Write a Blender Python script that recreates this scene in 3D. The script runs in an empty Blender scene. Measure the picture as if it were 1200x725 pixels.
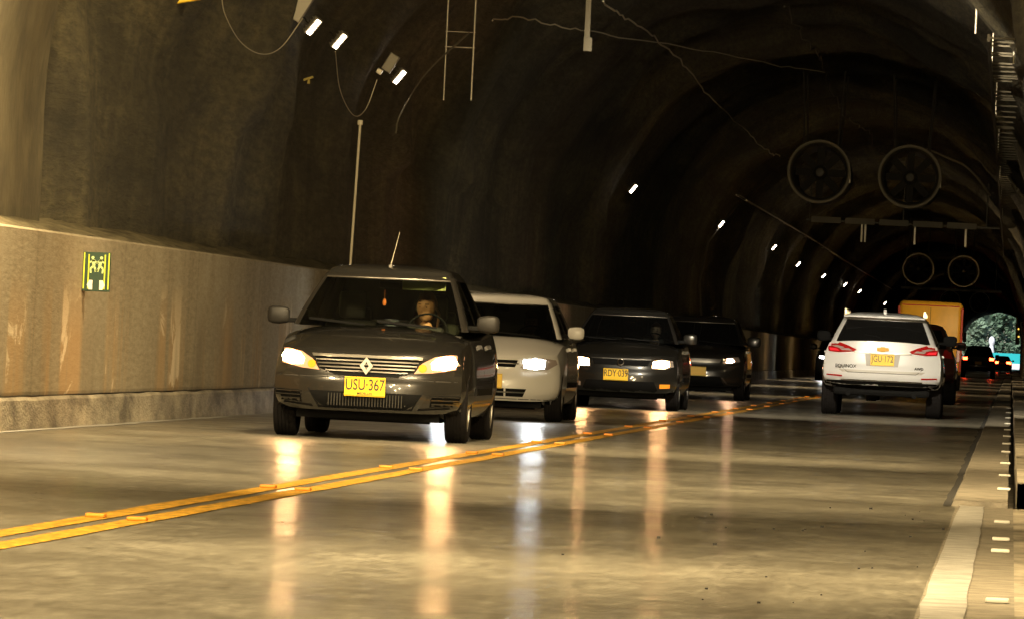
import bpy, bmesh, math, random
from mathutils import Vector, Matrix, noise
from mathutils.bvhtree import BVHTree
R = math.radians; PI = math.pi
random.seed(7)
S = bpy.context.scene; C = S.collection

# ------------------------------------------------------------------ camera
cam = bpy.data.objects.new('camera', bpy.data.cameras.new('camera')); C.objects.link(cam); S.camera = cam
F = 8100.0
a = Vector((585.0, -61.5, -F)).normalized()                 # where the tunnel axis points, seen by the camera
u = Vector((math.sin(R(2.7)), math.cos(R(2.7)), 0)); u = (u - a*u.dot(a)).normalized()
x = a.cross(u)
rot = Matrix((x, a, u))                                     # camera axes -> world
cam.matrix_world = Matrix.Translation((0, 0, 0.92)) @ rot.to_4x4()
cam.data.sensor_width = 36; cam.data.lens = F*36/1200; cam.data.clip_start = .5; cam.data.clip_end = 6000

# ------------------------------------------------------------------ sky, sun, exposure
w = bpy.data.worlds.new('World'); S.world = w; w.use_nodes = True
nt = w.node_tree; bg = nt.nodes['Background']; sky = nt.nodes.new('ShaderNodeTexSky')
sky.sky_type = 'NISHITA'; sky.sun_disc = False; sky.sun_elevation = R(42); sky.sun_rotation = R(200)
nt.links.new(sky.outputs[0], bg.inputs[0]); bg.inputs[1].default_value = .15
sun = bpy.data.objects.new('sun', bpy.data.lights.new('sun', 'SUN')); C.objects.link(sun)
sun.data.energy = 5.0; sun.data.angle = R(.5); sun.data.color = (1, .95, .86)
sun.rotation_euler = (R(48), 0, R(-20))
S.view_settings.view_transform = 'Standard'; S.view_settings.look = 'None'
S.view_settings.exposure = 0; S.view_settings.gamma = 1; S.view_settings.use_curve_mapping = False
S.cycles.use_denoising = True; S.cycles.sample_clamp_direct = 60; S.cycles.max_bounces = 7; S.cycles.diffuse_bounces = 4
S.cycles.sample_clamp_indirect = 3; S.cycles.caustics_reflective = False; S.cycles.caustics_refractive = False
WARM = (1, .76, .41); SIDE_W = 1350; LEFT_W = 560; FAR_W = 30; CROWN_W = 850

# ------------------------------------------------------------------ helpers
def link(o, parent=None):
    C.objects.link(o)
    if parent: o.parent = parent
    return o
def finish(name, bm, mat, parent=None, smooth=None, loc=None):
    me = bpy.data.meshes.new(name); bmesh.ops.recalc_face_normals(bm, faces=bm.faces) if smooth != 'keep' else None
    bm.to_mesh(me); bm.free()
    for m_ in (mat if isinstance(mat, (list, tuple)) else [mat]): me.materials.append(m_)
    o = link(bpy.data.objects.new(name, me), parent)
    if smooth:
        me.polygons.foreach_set('use_smooth', [True]*len(me.polygons))
        if smooth != 'keep': me.set_sharp_from_angle(angle=R(smooth if smooth is not True else 40))
    if loc is not None: o.location = loc
    return o
def tag(o, label=None, cat=None, group=None, kind=None):
    if label: o['label'] = label
    if cat: o['category'] = cat
    if group: o['group'] = group
    if kind: o['kind'] = kind
    return o
def empty(name, loc, rz=0):
    o = bpy.data.objects.new(name, None); C.objects.link(o); o.location = loc; o.rotation_euler.z = rz; o.empty_display_size = .2
    return o
def copy_tree(o, parent=None):
    c = o.copy(); C.objects.link(c); c.parent = parent
    for ch in list(o.children): copy_tree(ch, c)
    return c
def B(): return bmesh.new()
def box(bm, lo, hi, bev=0, M=None, mi=0):
    vs = [bm.verts.new((X, Y, Z)) for X in (lo[0], hi[0]) for Y in (lo[1], hi[1]) for Z in (lo[2], hi[2])]
    fs = [bm.faces.new([vs[i] for i in f]) for f in ((0,1,3,2),(4,6,7,5),(0,4,5,1),(2,3,7,6),(0,2,6,4),(1,5,7,3))]
    for f in fs: f.material_index = mi
    if bev:
        es = list({e for f in fs for e in f.edges})
        r = bmesh.ops.bevel(bm, geom=es, offset=bev, segments=2, profile=.5, affect='EDGES')
        vs = list({v for f in r['faces'] for v in f.verts} | {v for v in vs if v.is_valid})
    if M is not None: bmesh.ops.transform(bm, matrix=M, verts=[v for v in vs if v.is_valid])
def tube(bm, pts, r, seg=8, cap=True, taper=None):
    pts = [Vector(p) for p in pts]; rings = []
    for i, p in enumerate(pts):
        d = (pts[min(i+1, len(pts)-1)] - pts[max(i-1, 0)]).normalized()
        s = d.cross(Vector((0, 0, 1))); s = s.normalized() if s.length > .01 else Vector((1, 0, 0)); t = s.cross(d)
        rr = r if taper is None else r + (taper - r)*i/(len(pts)-1)
        rings.append([bm.verts.new(p + (s*math.cos(k*2*PI/seg) + t*math.sin(k*2*PI/seg))*rr) for k in range(seg)])
    for A, D in zip(rings, rings[1:]):
        for k in range(seg): bm.faces.new((A[k], A[(k+1) % seg], D[(k+1) % seg], D[k]))
    if cap: bm.faces.new(rings[0]); bm.faces.new(rings[-1])
def lathe(bm, prof, seg=32, axis='x', center=(0, 0, 0), closed=False):
    rings = []; c = Vector(center)
    for (t, r) in prof:
        ring = []
        for k in range(seg):
            q = k*2*PI/seg; cs, sn = math.cos(q)*r, math.sin(q)*r
            p = {'x': (t, cs, sn), 'y': (cs, t, sn), 'z': (cs, sn, t)}[axis]
            ring.append(bm.verts.new(c + Vector(p)))
        rings.append(ring)
    pairs = list(zip(rings, rings[1:])) + ([(rings[-1], rings[0])] if closed else [])
    for A, D in pairs:
        for k in range(seg): bm.faces.new((A[k], A[(k+1) % seg], D[(k+1) % seg], D[k]))
    return rings
def itp(pts, t):                                            # monotone-ish smooth interpolation through (t, value)
    if t <= pts[0][0]: return pts[0][1]
    if t >= pts[-1][0]: return pts[-1][1]
    for i in range(len(pts)-1):
        (t0, v0), (t1, v1) = pts[i], pts[i+1]
        if t <= t1:
            def sl(j):
                if j <= 0 or j >= len(pts)-1: return None
                d0 = (pts[j][1]-pts[j-1][1])/(pts[j][0]-pts[j-1][0]); d1 = (pts[j+1][1]-pts[j][1])/(pts[j+1][0]-pts[j][0])
                return 0 if d0*d1 <= 0 else 2*d0*d1/(d0+d1)
            h = t1-t0; sec = (v1-v0)/h; m0 = sl(i); m1 = sl(i+1)
            m0 = sec if m0 is None else m0; m1 = sec if m1 is None else m1
            s = (t-t0)/h
            return v0*(2*s**3-3*s*s+1) + m0*h*(s**3-2*s*s+s) + v1*(3*s*s-2*s**3) + m1*h*(s**3-s*s)

# ------------------------------------------------------------------ materials
def mat(name, col, rough=.5, metal=0, bump=0, bscale=30, var=0, vscale=3, emit=None, estr=0, coat=0, stretch=(1,1,1), col2=None, spec=.5):
    m = bpy.data.materials.new(name); m.use_nodes = True; n = m.node_tree; p = n.nodes['Principled BSDF']
    p.inputs['Base Color'].default_value = (*col, 1); p.inputs['Roughness'].default_value = rough; p.inputs['Metallic'].default_value = metal
    p.inputs['Coat Weight'].default_value = coat; p.inputs['Coat Roughness'].default_value = .04; p.inputs['Specular IOR Level'].default_value = spec
    if emit: p.inputs['Emission Color'].default_value = (*emit, 1); p.inputs['Emission Strength'].default_value = estr
    if var or bump or col2:
        tc = n.nodes.new('ShaderNodeTexCoord'); mp = n.nodes.new('ShaderNodeMapping'); mp.inputs['Scale'].default_value = stretch
        n.links.new(tc.outputs['Object'], mp.inputs[0])
    if var or col2:
        t = n.nodes.new('ShaderNodeTexNoise'); t.inputs['Scale'].default_value = vscale; t.inputs['Detail'].default_value = 6; t.inputs['Roughness'].default_value = .65
        n.links.new(mp.outputs[0], t.inputs[0]); r = n.nodes.new('ShaderNodeValToRGB')
        c0 = tuple(c*(1-var) for c in col); c1 = col2 or tuple(min(1, c*(1+var)) for c in col)
        r.color_ramp.elements[0].position = .35; r.color_ramp.elements[1].position = .65
        r.color_ramp.elements[0].color = (*c0, 1); r.color_ramp.elements[1].color = (*c1, 1)
        n.links.new(t.outputs[0], r.inputs[0]); n.links.new(r.outputs[0], p.inputs['Base Color'])
    if bump:
        t2 = n.nodes.new('ShaderNodeTexNoise'); t2.inputs['Scale'].default_value = bscale; t2.inputs['Detail'].default_value = 5
        b = n.nodes.new('ShaderNodeBump'); b.inputs['Strength'].default_value = bump; b.inputs['Distance'].default_value = .03
        n.links.new(mp.outputs[0], t2.inputs[0]); n.links.new(t2.outputs[0], b.inputs['Height']); n.links.new(b.outputs[0], p.inputs['Normal'])
    return m
def glass(name, tint, clear, rough=.02, ior=1.45):
    m = bpy.data.materials.new(name); m.use_nodes = True; n = m.node_tree; n.nodes.clear()
    o = n.nodes.new('ShaderNodeOutputMaterial'); mx = n.nodes.new('ShaderNodeMixShader'); mx2 = n.nodes.new('ShaderNodeMixShader')
    tr = n.nodes.new('ShaderNodeBsdfTransparent'); gl = n.nodes.new('ShaderNodeBsdfGlossy'); df = n.nodes.new('ShaderNodeBsdfDiffuse'); fr = n.nodes.new('ShaderNodeFresnel')
    tr.inputs[0].default_value = (*tint, 1); gl.inputs['Roughness'].default_value = rough; df.inputs[0].default_value = (.012, .012, .012, 1); fr.inputs[0].default_value = ior
    mx2.inputs[0].default_value = clear; n.links.new(df.outputs[0], mx2.inputs[1]); n.links.new(tr.outputs[0], mx2.inputs[2])
    n.links.new(fr.outputs[0], mx.inputs[0]); n.links.new(mx2.outputs[0], mx.inputs[1]); n.links.new(gl.outputs[0], mx.inputs[2]); n.links.new(mx.outputs[0], o.inputs[0])
    return m
class N:                                                    # tiny node builder
    def __init__(s, m): s.m = m; s.n = m.node_tree.nodes; s.l = m.node_tree.links; s.p = s.n['Principled BSDF']; s.tc = s.n.new('ShaderNodeTexCoord')
    def mp(s, sc, src='Object'):
        k = s.n.new('ShaderNodeMapping'); k.inputs['Scale'].default_value = sc; s.l.new(s.tc.outputs[src], k.inputs[0]); return k.outputs[0]
    def noise(s, sc, scale=1, det=4, rough=.6, dist=0):
        k = s.n.new('ShaderNodeTexNoise'); k.inputs['Scale'].default_value = scale; k.inputs['Detail'].default_value = det
        k.inputs['Roughness'].default_value = rough; k.inputs['Distortion'].default_value = dist; s.l.new(s.mp(sc), k.inputs[0]); return k.outputs[0]
    def ramp(s, f, stops):
        k = s.n.new('ShaderNodeValToRGB'); e = k.color_ramp.elements
        while len(e) < len(stops): e.new(.5)
        for q, (p_, c_) in zip(e, stops): q.position = p_; q.color = (*c_, 1) if isinstance(c_, tuple) else (c_, c_, c_, 1)
        s.l.new(f, k.inputs[0]); return k.outputs[0]
    def mix(s, f, A, D, mode='MIX'):
        k = s.n.new('ShaderNodeMix'); k.data_type = 'RGBA'; k.blend_type = mode
        for i, v in ((0, f), (6, A), (7, D)):
            if isinstance(v, (int, float)): k.inputs[i].default_value = v if i == 0 else (v, v, v, 1)
            elif isinstance(v, tuple): k.inputs[i].default_value = (*v, 1)
            else: s.l.new(v, k.inputs[i])
        return k.outputs[2]
    def math(s, op, A, D):
        k = s.n.new('ShaderNodeMath'); k.operation = op
        for i, v in ((0, A), (1, D)):
            if isinstance(v, (int, float)): k.inputs[i].default_value = v
            else: s.l.new(v, k.inputs[i])
        return k.outputs[0]
    def bump(s, h, strength, dist, prev=None):
        k = s.n.new('ShaderNodeBump'); k.inputs['Strength'].default_value = strength; k.inputs['Distance'].default_value = dist
        s.l.new(h, k.inputs['Height'])
        if prev is not None: s.l.new(prev, k.inputs['Normal'])
        return k.outputs[0]

m_road = mat('worn_concrete_road', (.2, .18, .14), .4); q = N(m_road)
band = q.noise((.10, .55, 1), 1.0, 5, .6, .3)               # transverse finisher bands, metres wide along the road
fine = q.noise((1.2, 4, 1), 2.0, 6, .7)
spots = q.noise((1, 1, 1), 9, 2, .5)
tracks = q.noise((1.1, .02, 1), 1.0, 3, .5)
grit = q.noise((16, 2.2, 1), 1.0, 6, .85); mott = q.noise((1.3, .42, 1), 1.0, 6, .7, 1.0)
pool = q.noise((.02, .20, 1), 1.0, 2, .5, .3)
col = q.ramp(q.mix(.55, q.mix(.15, mott, band), grit), [(.38, (.085, .077, .060)), (.5, (.19, .175, .138)), (.62, (.34, .318, .255))])
col = q.mix(q.ramp(tracks, [(.40, 0), (.60, .35)]), col, (.11, .10, .075))
col = q.mix(q.ramp(q.noise((.7, .12, 1), 1.0, 6, .7, 1.2), [(.56, 0), (.66, .45)]), col, (.07, .06, .045))
col = q.mix(q.ramp(spots, [(.70, 0), (.74, .75)]), col, (.03, .026, .02))
q.l.new(col, q.p.inputs['Base Color'])
q.l.new(q.math('ADD', q.ramp(band, [(.36, .22), (.66, .34)]), q.math('MULTIPLY', grit, .14)), q.p.inputs['Roughness'])
q.p.inputs['Specular IOR Level'].default_value = .35
bb = q.bump(band, .5, .010); bb = q.bump(q.noise((.8, 2.0, 1), 1.0, 2, .5), .5, .003, bb); bb = q.bump(grit, .6, .006, bb)
q.l.new(bb, q.p.inputs['Normal'])
q.l.new(q.math('MULTIPLY', q.ramp(pool, [(.38, .22), (.60, .80)]), q.ramp(q.noise((2.2, .9, 1), 1.0, 5, .7), [(.36, .35), (.6, 1)])), q.p.inputs['Coat Weight']); q.p.inputs['Coat Roughness'].default_value = .18
q.l.new(q.bump(q.noise((.9, .6, 1), 1.0, 3, .6), .5, .006), q.p.inputs['Coat Normal'])

m_vault = mat('sooty_shotcrete', (.1, .09, .07), .85); q = N(m_vault)
big = q.noise((.8, .10, .55), 1.0, 5, .6, .8); gr = q.noise((1, .14, 1), 13, 6, .75); drip = q.noise((.3, .9, .25), 1.2, 5, .6, .5)
col = q.ramp(q.mix(.3, big, drip), [(.34, (.055, .047, .025)), (.5, (.125, .105, .055)), (.66, (.27, .225, .11))])
col = q.mix(q.ramp(gr, [(.40, .5), (.6, 0)]), col, (.028, .024, .014)); q.l.new(col, q.p.inputs['Base Color'])
q.l.new(q.bump(gr, 1, .12, q.bump(big, .8, .35)), q.p.inputs['Normal'])
m_lining = mat('smooth_lining_concrete', (.125, .105, .058), .8, var=.4, vscale=.9, bump=.4, bscale=8)

m_wall = mat('stained_side_wall', (.3, .26, .2), .9, spec=.15); q = N(m_wall)
st = q.noise((1, .55, .18), 1.3, 5, .6, .5); st2 = q.noise((1, .55, .10), 1.0, 4, .65, .4); gr = q.noise((1, .16, 1), 24, 5, .75); st3 = q.noise((1, .55, 1.1), 1.2, 6, .7, .8)
zz = q.n.new('ShaderNodeSeparateXYZ'); q.l.new(q.tc.outputs['Object'], zz.inputs[0])
low = q.n.new('ShaderNodeMapRange'); q.l.new(zz.outputs[2], low.inputs[0]); low.inputs[1].default_value = 1.3; low.inputs[2].default_value = .75
col = q.ramp(q.mix(.5, st, gr), [(.34, (.23, .19, .125)), (.52, (.36, .305, .21)), (.68, (.46, .40, .29))])
rust = q.math('MULTIPLY', q.ramp(st2, [(.5, 0), (.6, 1)]), low.outputs[0])
col = q.mix(q.math('MULTIPLY', rust, .6), col, (.50, .32, .15))
effl = q.math('MULTIPLY', q.math('MULTIPLY', q.ramp(st2, [(.55, 0), (.60, 1)]), q.ramp(st3, [(.52, 0), (.56, 1)])), low.outputs[0])
col = q.mix(effl, col, (.72, .6, .42))
col = q.mix(q.math('MULTIPLY', q.ramp(st, [(.5, 0), (.7, .6)]), low.outputs[0]), col, (.15, .12, .075))
jt = q.math('LESS_THAN', q.math('PINGPONG', zz.outputs[1], 2.8), .05)
col = q.mix(q.math('MULTIPLY', jt, .12), col, (.05, .04, .025))
q.l.new(col, q.p.inputs['Base Color']); q.l.new(q.bump(gr, .5, .01), q.p.inputs['Normal'])
m_ledge = mat('rough_ledge_concrete', (.13, .11, .065), .95, var=.45, vscale=5, bump=1, bscale=9, stretch=(1, .2, 1), spec=.1)
m_kerb = mat('weathered_kerb_concrete', (.3, .26, .19), .7, var=.55, vscale=2.2, bump=.5, bscale=25, stretch=(1, .5, 1.5))
m_seam = mat('dark_joint', (.02, .018, .015), .9)
m_yellow = mat('yellow_road_paint', (.50, .265, .022), .5, var=.5, vscale=9, stretch=(2, .6, 1), bump=.3, bscale=60)
m_white = mat('white_road_paint', (.36, .345, .31), .55, var=.28, vscale=5, bump=.3, bscale=60)
m_should = mat('shoulder_concrete', (.21, .185, .14), .7, var=.3, vscale=5, bump=.5, bscale=40)
m_orange = mat('orange_reflector', (.70, .24, .015), .5)
m_stud = mat('white_reflector', (.6, .58, .5), .5)
m_steel = mat('galvanised_steel', (.62, .56, .42), .4, .55)
m_cable = mat('pale_cable', (.75, .66, .46), .6)
m_dkcable = mat('dusty_cable', (.2, .17, .11), .7)
m_dsteel = mat('dark_steel', (.08, .07, .05), .45, .6)
m_housing = mat('grey_lamp_housing', (.3, .27, .2), .5, .3)
m_lamp = mat('lamp_lens', (1, .95, .85), .3, emit=(1, .84, .66), estr=40)
m_lampw = mat('near_lamp_lens', (1, .9, .7), .3, emit=(1, .8, .5), estr=20)
m_blackp = mat('black_plastic', (.006, .006, .006), .7, spec=.06)
m_rubber = mat('tyre_rubber', (.010, .009, .009), .85, spec=.06, bump=.3, bscale=60)
m_alloy = mat('alloy_rim', (.5, .48, .44), .3, .9)
m_chrome = mat('chrome', (.75, .72, .66), .12, 1)
m_gchrome = mat('satin_grille_chrome', (.15, .14, .125), .35, .9)
m_dull = mat('dull_dark_mirror_shell', (.012, .011, .010), .5, spec=.25)
m_int = mat('dark_interior_fabric', (.016, .015, .013), .8)
m_halo = mat('headlight_halo_reflector', (.25, .17, .12), .2, .2, emit=(1, .40, .17), estr=1.1)  # emission puts the orange halo round the lit core into the reflector
m_hl = mat('lit_headlight', (1, .9, .7), .2, emit=(1, .54, .22), estr=150)
m_hl3 = mat('orange_lit_headlight', (1, .9, .7), .2, emit=(1, .50, .20), estr=260)
m_hlw = mat('cold_lit_headlight', (1, 1, 1), .2, emit=(.92, .97, 1), estr=90)
m_hlm = mat('dim_lit_headlight', (1, .9, .7), .2, emit=(1, .62, .36), estr=24)
m_hlb = mat('bluish_lit_headlight', (1, 1, 1), .2, emit=(1, .56, .32), estr=240)
m_amber = mat('amber_indicator', (.9, .3, .02), .25, emit=(1, .35, .03), estr=.35)
m_tail = mat('red_tail_lens', (.32, .008, .008), .15, coat=1)
m_taillit = mat('lit_red_tail_lens', (.8, .02, .01), .2, emit=(1, .06, .015), estr=30)
m_tailclr = mat('pale_tail_lens', (.6, .5, .45), .1, .5, coat=1)
m_plate = mat('yellow_plate', (.85, .52, .01), .4, emit=None)
m_plateink = mat('plate_ink', (.015, .013, .01), .5)
m_visor = mat('pale_sun_visor', (.45, .5, .2), .7)
m_skin = mat('skin', (.55, .28, .14), .6)
m_hair = mat('brown_hair', (.10, .045, .018), .6)
m_shirt = mat('dark_green_shirt', (.035, .045, .03), .8)
m_gold = mat('gold_emblem', (.45, .24, .03), .5, .3)
m_gl1 = glass('clear_car_glass', (.80, .86, .74), .93)
m_gls = glass('green_side_glass', (.78, .92, .55), .97, ior=1.12)
m_gl2 = glass('tinted_car_glass', (.30, .33, .32), .85)
m_gl3 = glass('dark_car_glass', (.05, .05, .05), .5)
def paint(name, c, metal=.6, rough=.32): return mat(name, c, rough, metal, coat=1)
p_grey = paint('charcoal_metallic_paint', (.019, .018, .0165), .4, .26)
p_white = paint('off_white_paint', (.62, .60, .55), 0, .4)
p_dgrey = paint('dark_grey_paint', (.016, .015, .013), .4)
p_black = paint('black_paint', (.02, .018, .016), .3)
p_suv = paint('pearl_white_paint', (.58, .58, .58), 0, .35)
p_maroon = paint('dark_maroon_paint', (.05, .012, .01), .3)
p_van = mat('mustard_van_paint', (.80, .42, .03), .45, var=.1, vscale=2)
p_vanred = mat('red_van_trim', (.5, .04, .01), .4)

# ------------------------------------------------------------------ tunnel
Y0, Y1, CX, CZ, RR = -70.0, 905.0, -3.9, 2.6, 4.6
def bend(y): return 0 if y < 400 else 2*((y-400)/500)**2
def sheet(name, x0, x1, z, y0, y1, mt, step=6, wob=0, y_split=None):
    bm = B(); prev = None; y = y0
    while True:
        d0 = wob*noise.noise((x0*7, y*1.7, 3)); d1 = wob*noise.noise((x1*7, y*1.7, 9))
        cur = (bm.verts.new((x0 + bend(y) + d0, y, z)), bm.verts.new((x1 + bend(y) + d1, y, z)))
        if prev: bm.faces.new((prev[0], prev[1], cur[1], cur[0]))
        prev = cur
        if y >= y1: break
        y = min(y + step, y1)
    return finish(name, bm, mt)
g = B(); vs = [g.verts.new(p) for p in ((-2500, -900, -.3), (2500, -900, -.3), (2500, 5000, -.3), (-2500, 5000, -.3))]; g.faces.new(vs)
tag(finish('ground', g, mat('dry_ground', (.16, .13, .08), .9, var=.4, vscale=.1)), kind='structure')
tag(sheet('road', -7.95, -.30, 0, Y0, 1100, m_road), kind='structure')
tag(sheet('paved_shoulder', -.30, .055, .002, Y0, 43.6, m_should, 2), kind='structure')
# raised concrete gutter slab beyond 43.6 m, with its dark joint
g = B(); ys = [43.6 + 3*i for i in range(288)]; rings = []
for y in ys:
    b = bend(y); j = .012*noise.noise((0, y*.7, 0))
    rings.append([g.verts.new((X+b, y, Z)) for X, Z in ((-.335+j, 0), (-.315+j, .035), (.02, .035), (.02, -.25))])
for A, D in zip(rings, rings[1:]):
    for k in range(3): g.faces.new((A[k], A[k+1], D[k+1], D[k]))
g.faces.new(rings[0])
tag(finish('gutter', g, m_should), kind='structure')
tag(sheet('gutter_joint', -.385, -.33, .004, 43.4, 400, m_seam, 1.2, .03), kind='structure')
# drain channel + walkway on the right
g = B()
for X0, X1, Z0, Z1, ya in ((.02, .075, -.25, -.25, 43.6), (.075, .075, -.25, .16, 43.6), (.075, 1.4, .16, .16, 43.6), (.055, 1.4, .0, .0, Y0)):
    yb = 43.6 if ya == Y0 else Y1; prev = None; y = ya
    while True:
        cur = (g.verts.new((X0+bend(y), y, Z0)), g.verts.new((X1+bend(y), y, Z1)))
        if prev: g.faces.new((prev[0], prev[1], cur[1], cur[0]))
        prev = cur
        if y >= yb: break
        y = min(y+8, yb)
tag(finish('pavement', g, m_kerb), kind='structure')
# left kerb, with chipped pale top edge
g = B(); y = Y0; prev = None
while y < Y1:
    n1 = .012*noise.noise((0, y*.9, 0)); b = bend(y)
    cur = [g.verts.new((X+b, y, Z)) for X, Z in ((-7.90+n1, -.02), (-7.915+n1, .235+n1), (-7.94+n1, .262+n1), (-8.12, .268))]
    if prev:
        for k in range(3): g.faces.new((prev[k], prev[k+1], cur[k+1], cur[k]))
    prev = cur; y += .7 if y < 260 else 6
tag(finish('kerb', g, m_kerb, smooth=35), kind='structure')
tag(sheet('kerb_edge_dust', -7.89, -7.78, .004, Y0, 400, m_white, .8, .06), kind='structure')
# painted lines
def line(x0, x1, y0, y1, mt, wob=.012, z=.004): return tag(sheet('road_marking', x0, x1, z, y0, y1, mt, 1.1, wob), kind='structure')
line(-4.26, -4.12, Y0, 1000, m_yellow, .02); line(-4.035, -3.895, Y0, 1000, m_yellow, .02)
line(-.285, -.125, Y0, 43.5, m_white, .022, .008)
# raised reflective studs
g = B(); box(g, (-.045, -.05, 0), (.045, .05, .018), .006); st0 = finish('road_stud', g, m_orange)
first = True; k = 0
ORD = ['nearest', 'second nearest', 'third nearest', 'fourth nearest', 'fifth nearest', 'sixth nearest', 'seventh nearest', 'eighth nearest', 'ninth nearest', 'tenth nearest', 'eleventh nearest', 'twelfth nearest', 'thirteenth nearest', 'fourteenth nearest', 'fifteenth nearest', 'sixteenth nearest', 'seventeenth nearest', 'eighteenth nearest']
def nth(i): return ORD[min(i, 17)]
y = 24.3
while y < 150:
    for side, X in (('left', -4.19), ('right', -3.965)):
        o = st0 if first else st0.copy()
        if not first: C.objects.link(o)
        first = False; o.location = (X, y + (.25 if side == 'left' else 0) - .2, .004)
        tag(o, f'{nth(k)} small orange reflective stud on the {side} yellow centre line', 'road stud', f'orange studs on the {side} centre line')
    y += 7.45; k += 1
wst = st0.copy(); wst.data = st0.data.copy(); wst.data.materials[0] = m_stud; C.objects.link(wst); first = True
for wi, y in enumerate((26.4, 33.4, 35.6, 39.4, 47.8, 53.6, 60, 67.7, 74.5, 82, 90, 99, 109, 120, 132)):
    o = wst if first else wst.copy()
    if not first: C.objects.link(o)
    first = False; o.location = (-.01, y, .037 if y > 43.6 else .003)
    o.name = 'road_stud'
    tag(o, f'{nth(wi)} small white reflective stud on the right shoulder by the edge line', 'road stud', 'white studs along the shoulder')
# loose grit lying on the near right lane
g = B()
for i in range(34):
    y = random.uniform(24, 44); X = random.gauss(-.75, .45)
    if X > -.05: continue
    r = random.uniform(.003, .010); box(g, (X-r, y-r, .0), (X+r, y+r, r*1.2))
tag(finish('loose_grit', g, m_seam), 'small dark stones scattered on the near right lane', 'grit', kind='stuff')

# side wall (left) in precast panels
g = B(); y = Y0; prev = None
while y < Y1:
    b = bend(y); h = 1.63 - .0008*max(0, y-55)*1.0; j = 0
    cur = [g.verts.new((X+b+j, y, Z)) for X, Z in ((-7.975, .25), (-7.965, .30), (-7.965, h*.5+.15), (-7.96, h-.02), (-7.985, h), (-8.06, h+.005))]
    if prev:
        for k in range(5): g.faces.new((prev[k], prev[k+1], cur[k+1], cur[k]))
    prev = cur; y += (.1 if (y % 5.6) < .2 else .9) if y < 300 else 6
wall = tag(finish('side_wall', g, m_wall), 'low beige concrete wall streaked with rust and pale stains along the left kerb', 'wall')
sm = sheet('base_joint', -7.985, -7.94, .272, Y0, 500, m_seam, 3, .01); sm.parent = wall
# rough concrete fill sloping from wall top to the vault
g = B(); y = Y0; prev = None
while y < 420:
    b = bend(y); h = 1.635 - .0008*max(0, y-55); w_ = .5 + .5*noise.noise((2, y*.16, 0)); amp = .05
    cur = []
    for k in range(7):
        t = k/6; X = -8.02 - .55*t; Z = h + .15*(t**.8)*(.45+w_) ; X += amp*noise.noise((k*.9, y*.9, 1)); Z += (amp*.6*noise.noise((k*.9, y*.5, 5)) + .015*noise.noise((k*2.3, y*2.5, 7))) if k else 0; X += .02*noise.noise((k*2.1, y*2.1, 11))
        cur.append(g.verts.new((X+b, y, Z)))
    if prev:
        for k in range(6): g.faces.new((prev[k], prev[k+1], cur[k+1], cur[k]))
    prev = cur; y += .13 if 50 < y < 130 else 1.0
tag(finish('rough_ledge', g, m_ledge, smooth=70), 'rough sloping concrete ledge on top of the left side wall', 'ledge')

# the vault: undulating sprayed concrete with ribs
NA = 84
def arch_pt(i, rr):                                          # 0 = left foot ... NA = right foot
    t = i/NA
    if t < .12: return Vector((CX-rr, 0, -.4 + (CZ+.4)*t/.12)), Vector((-1, 0, 0))
    if t > .88: return Vector((CX+rr, 0, -.4 + (CZ+.4)*(1-t)/.12)), Vector((1, 0, 0))
    q = PI - (t-.12)/.76*PI; return Vector((CX+rr*math.cos(q), 0, CZ+rr*math.sin(q))), Vector((math.cos(q), 0, math.sin(q)))
def rib(y):
    s = 0
    for yc, wd, am in RIBS: s += am*math.exp(-((y-yc)/wd)**2)
    return s
RIBS = [(62.3, .9, .20), (67.5, 1.1, .34), (73.5, 1.4, .24), (79, 1.3, .14), (86.5, 2.0, .16), (93, 1.6, .12), (101, 2.2, .16), (118, 2.0, .10), (138, 3, .13), (160, 3, .12), (178, 2.4, .18), (200, 4, .12), (222, 3, .18), (243, 3, .14), (266, 4, .2), (292, 4, .15), (322, 5, .2), (360, 6, .22), (410, 8, .2), (470, 9, .25)]
g = B(); rows = []; y = Y0
while True:
    row = []
    for i in range(NA+1):
        p, n_ = arch_pt(i, RR); a_ = i*.16
        d = .24*noise.noise((a_*.7, y*.17, 0)) + .16*noise.noise((a_*.9+20, y*.36, 4)) + .05*noise.noise((a_*1.6, y*.9, 8)) + .018*noise.noise((a_*5, y*2.6, 2))
        d += .22*noise.noise((a_*.28+7, y*.24, 1)) * (1 if 57 < y < 140 else .5)
        if 57 < y < 135: d += .24*noise.noise((a_*.9+3, y*.12 + a_*.25, 6))
        d *= (.5 if y < 57 else 1) * (1 if 12 < i < NA-10 else .3)
        rb = rib(y + (3.0 if y < 84 else 1.4)*noise.noise((a_*.45, 0, y*.03))) * (.6 + .9*noise.noise((a_*.5+3, y*.1, 2)) if y < 95 else 1)
        p = p + n_*(d + .06 - rb); row.append(g.verts.new((p.x + bend(y), y, p.z)))
    rows.append(row)
    if y >= Y1: break
    y = min(Y1, y + (4 if y < 40 else .42 if y < 130 else .8 if y < 260 else 2.0 if y < 500 else 8))
for A, D in zip(rows, rows[1:]):
    for k in range(NA): g.faces.new((A[k], A[k+1], D[k+1], D[k]))
g.faces.new(rows[0])  # end cap behind the camera, added to shut out daylight
tag(finish('tunnel_vault', g, m_vault, smooth=80), 'dark arched tunnel vault of rough sooty sprayed concrete with ribs', 'tunnel')
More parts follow.
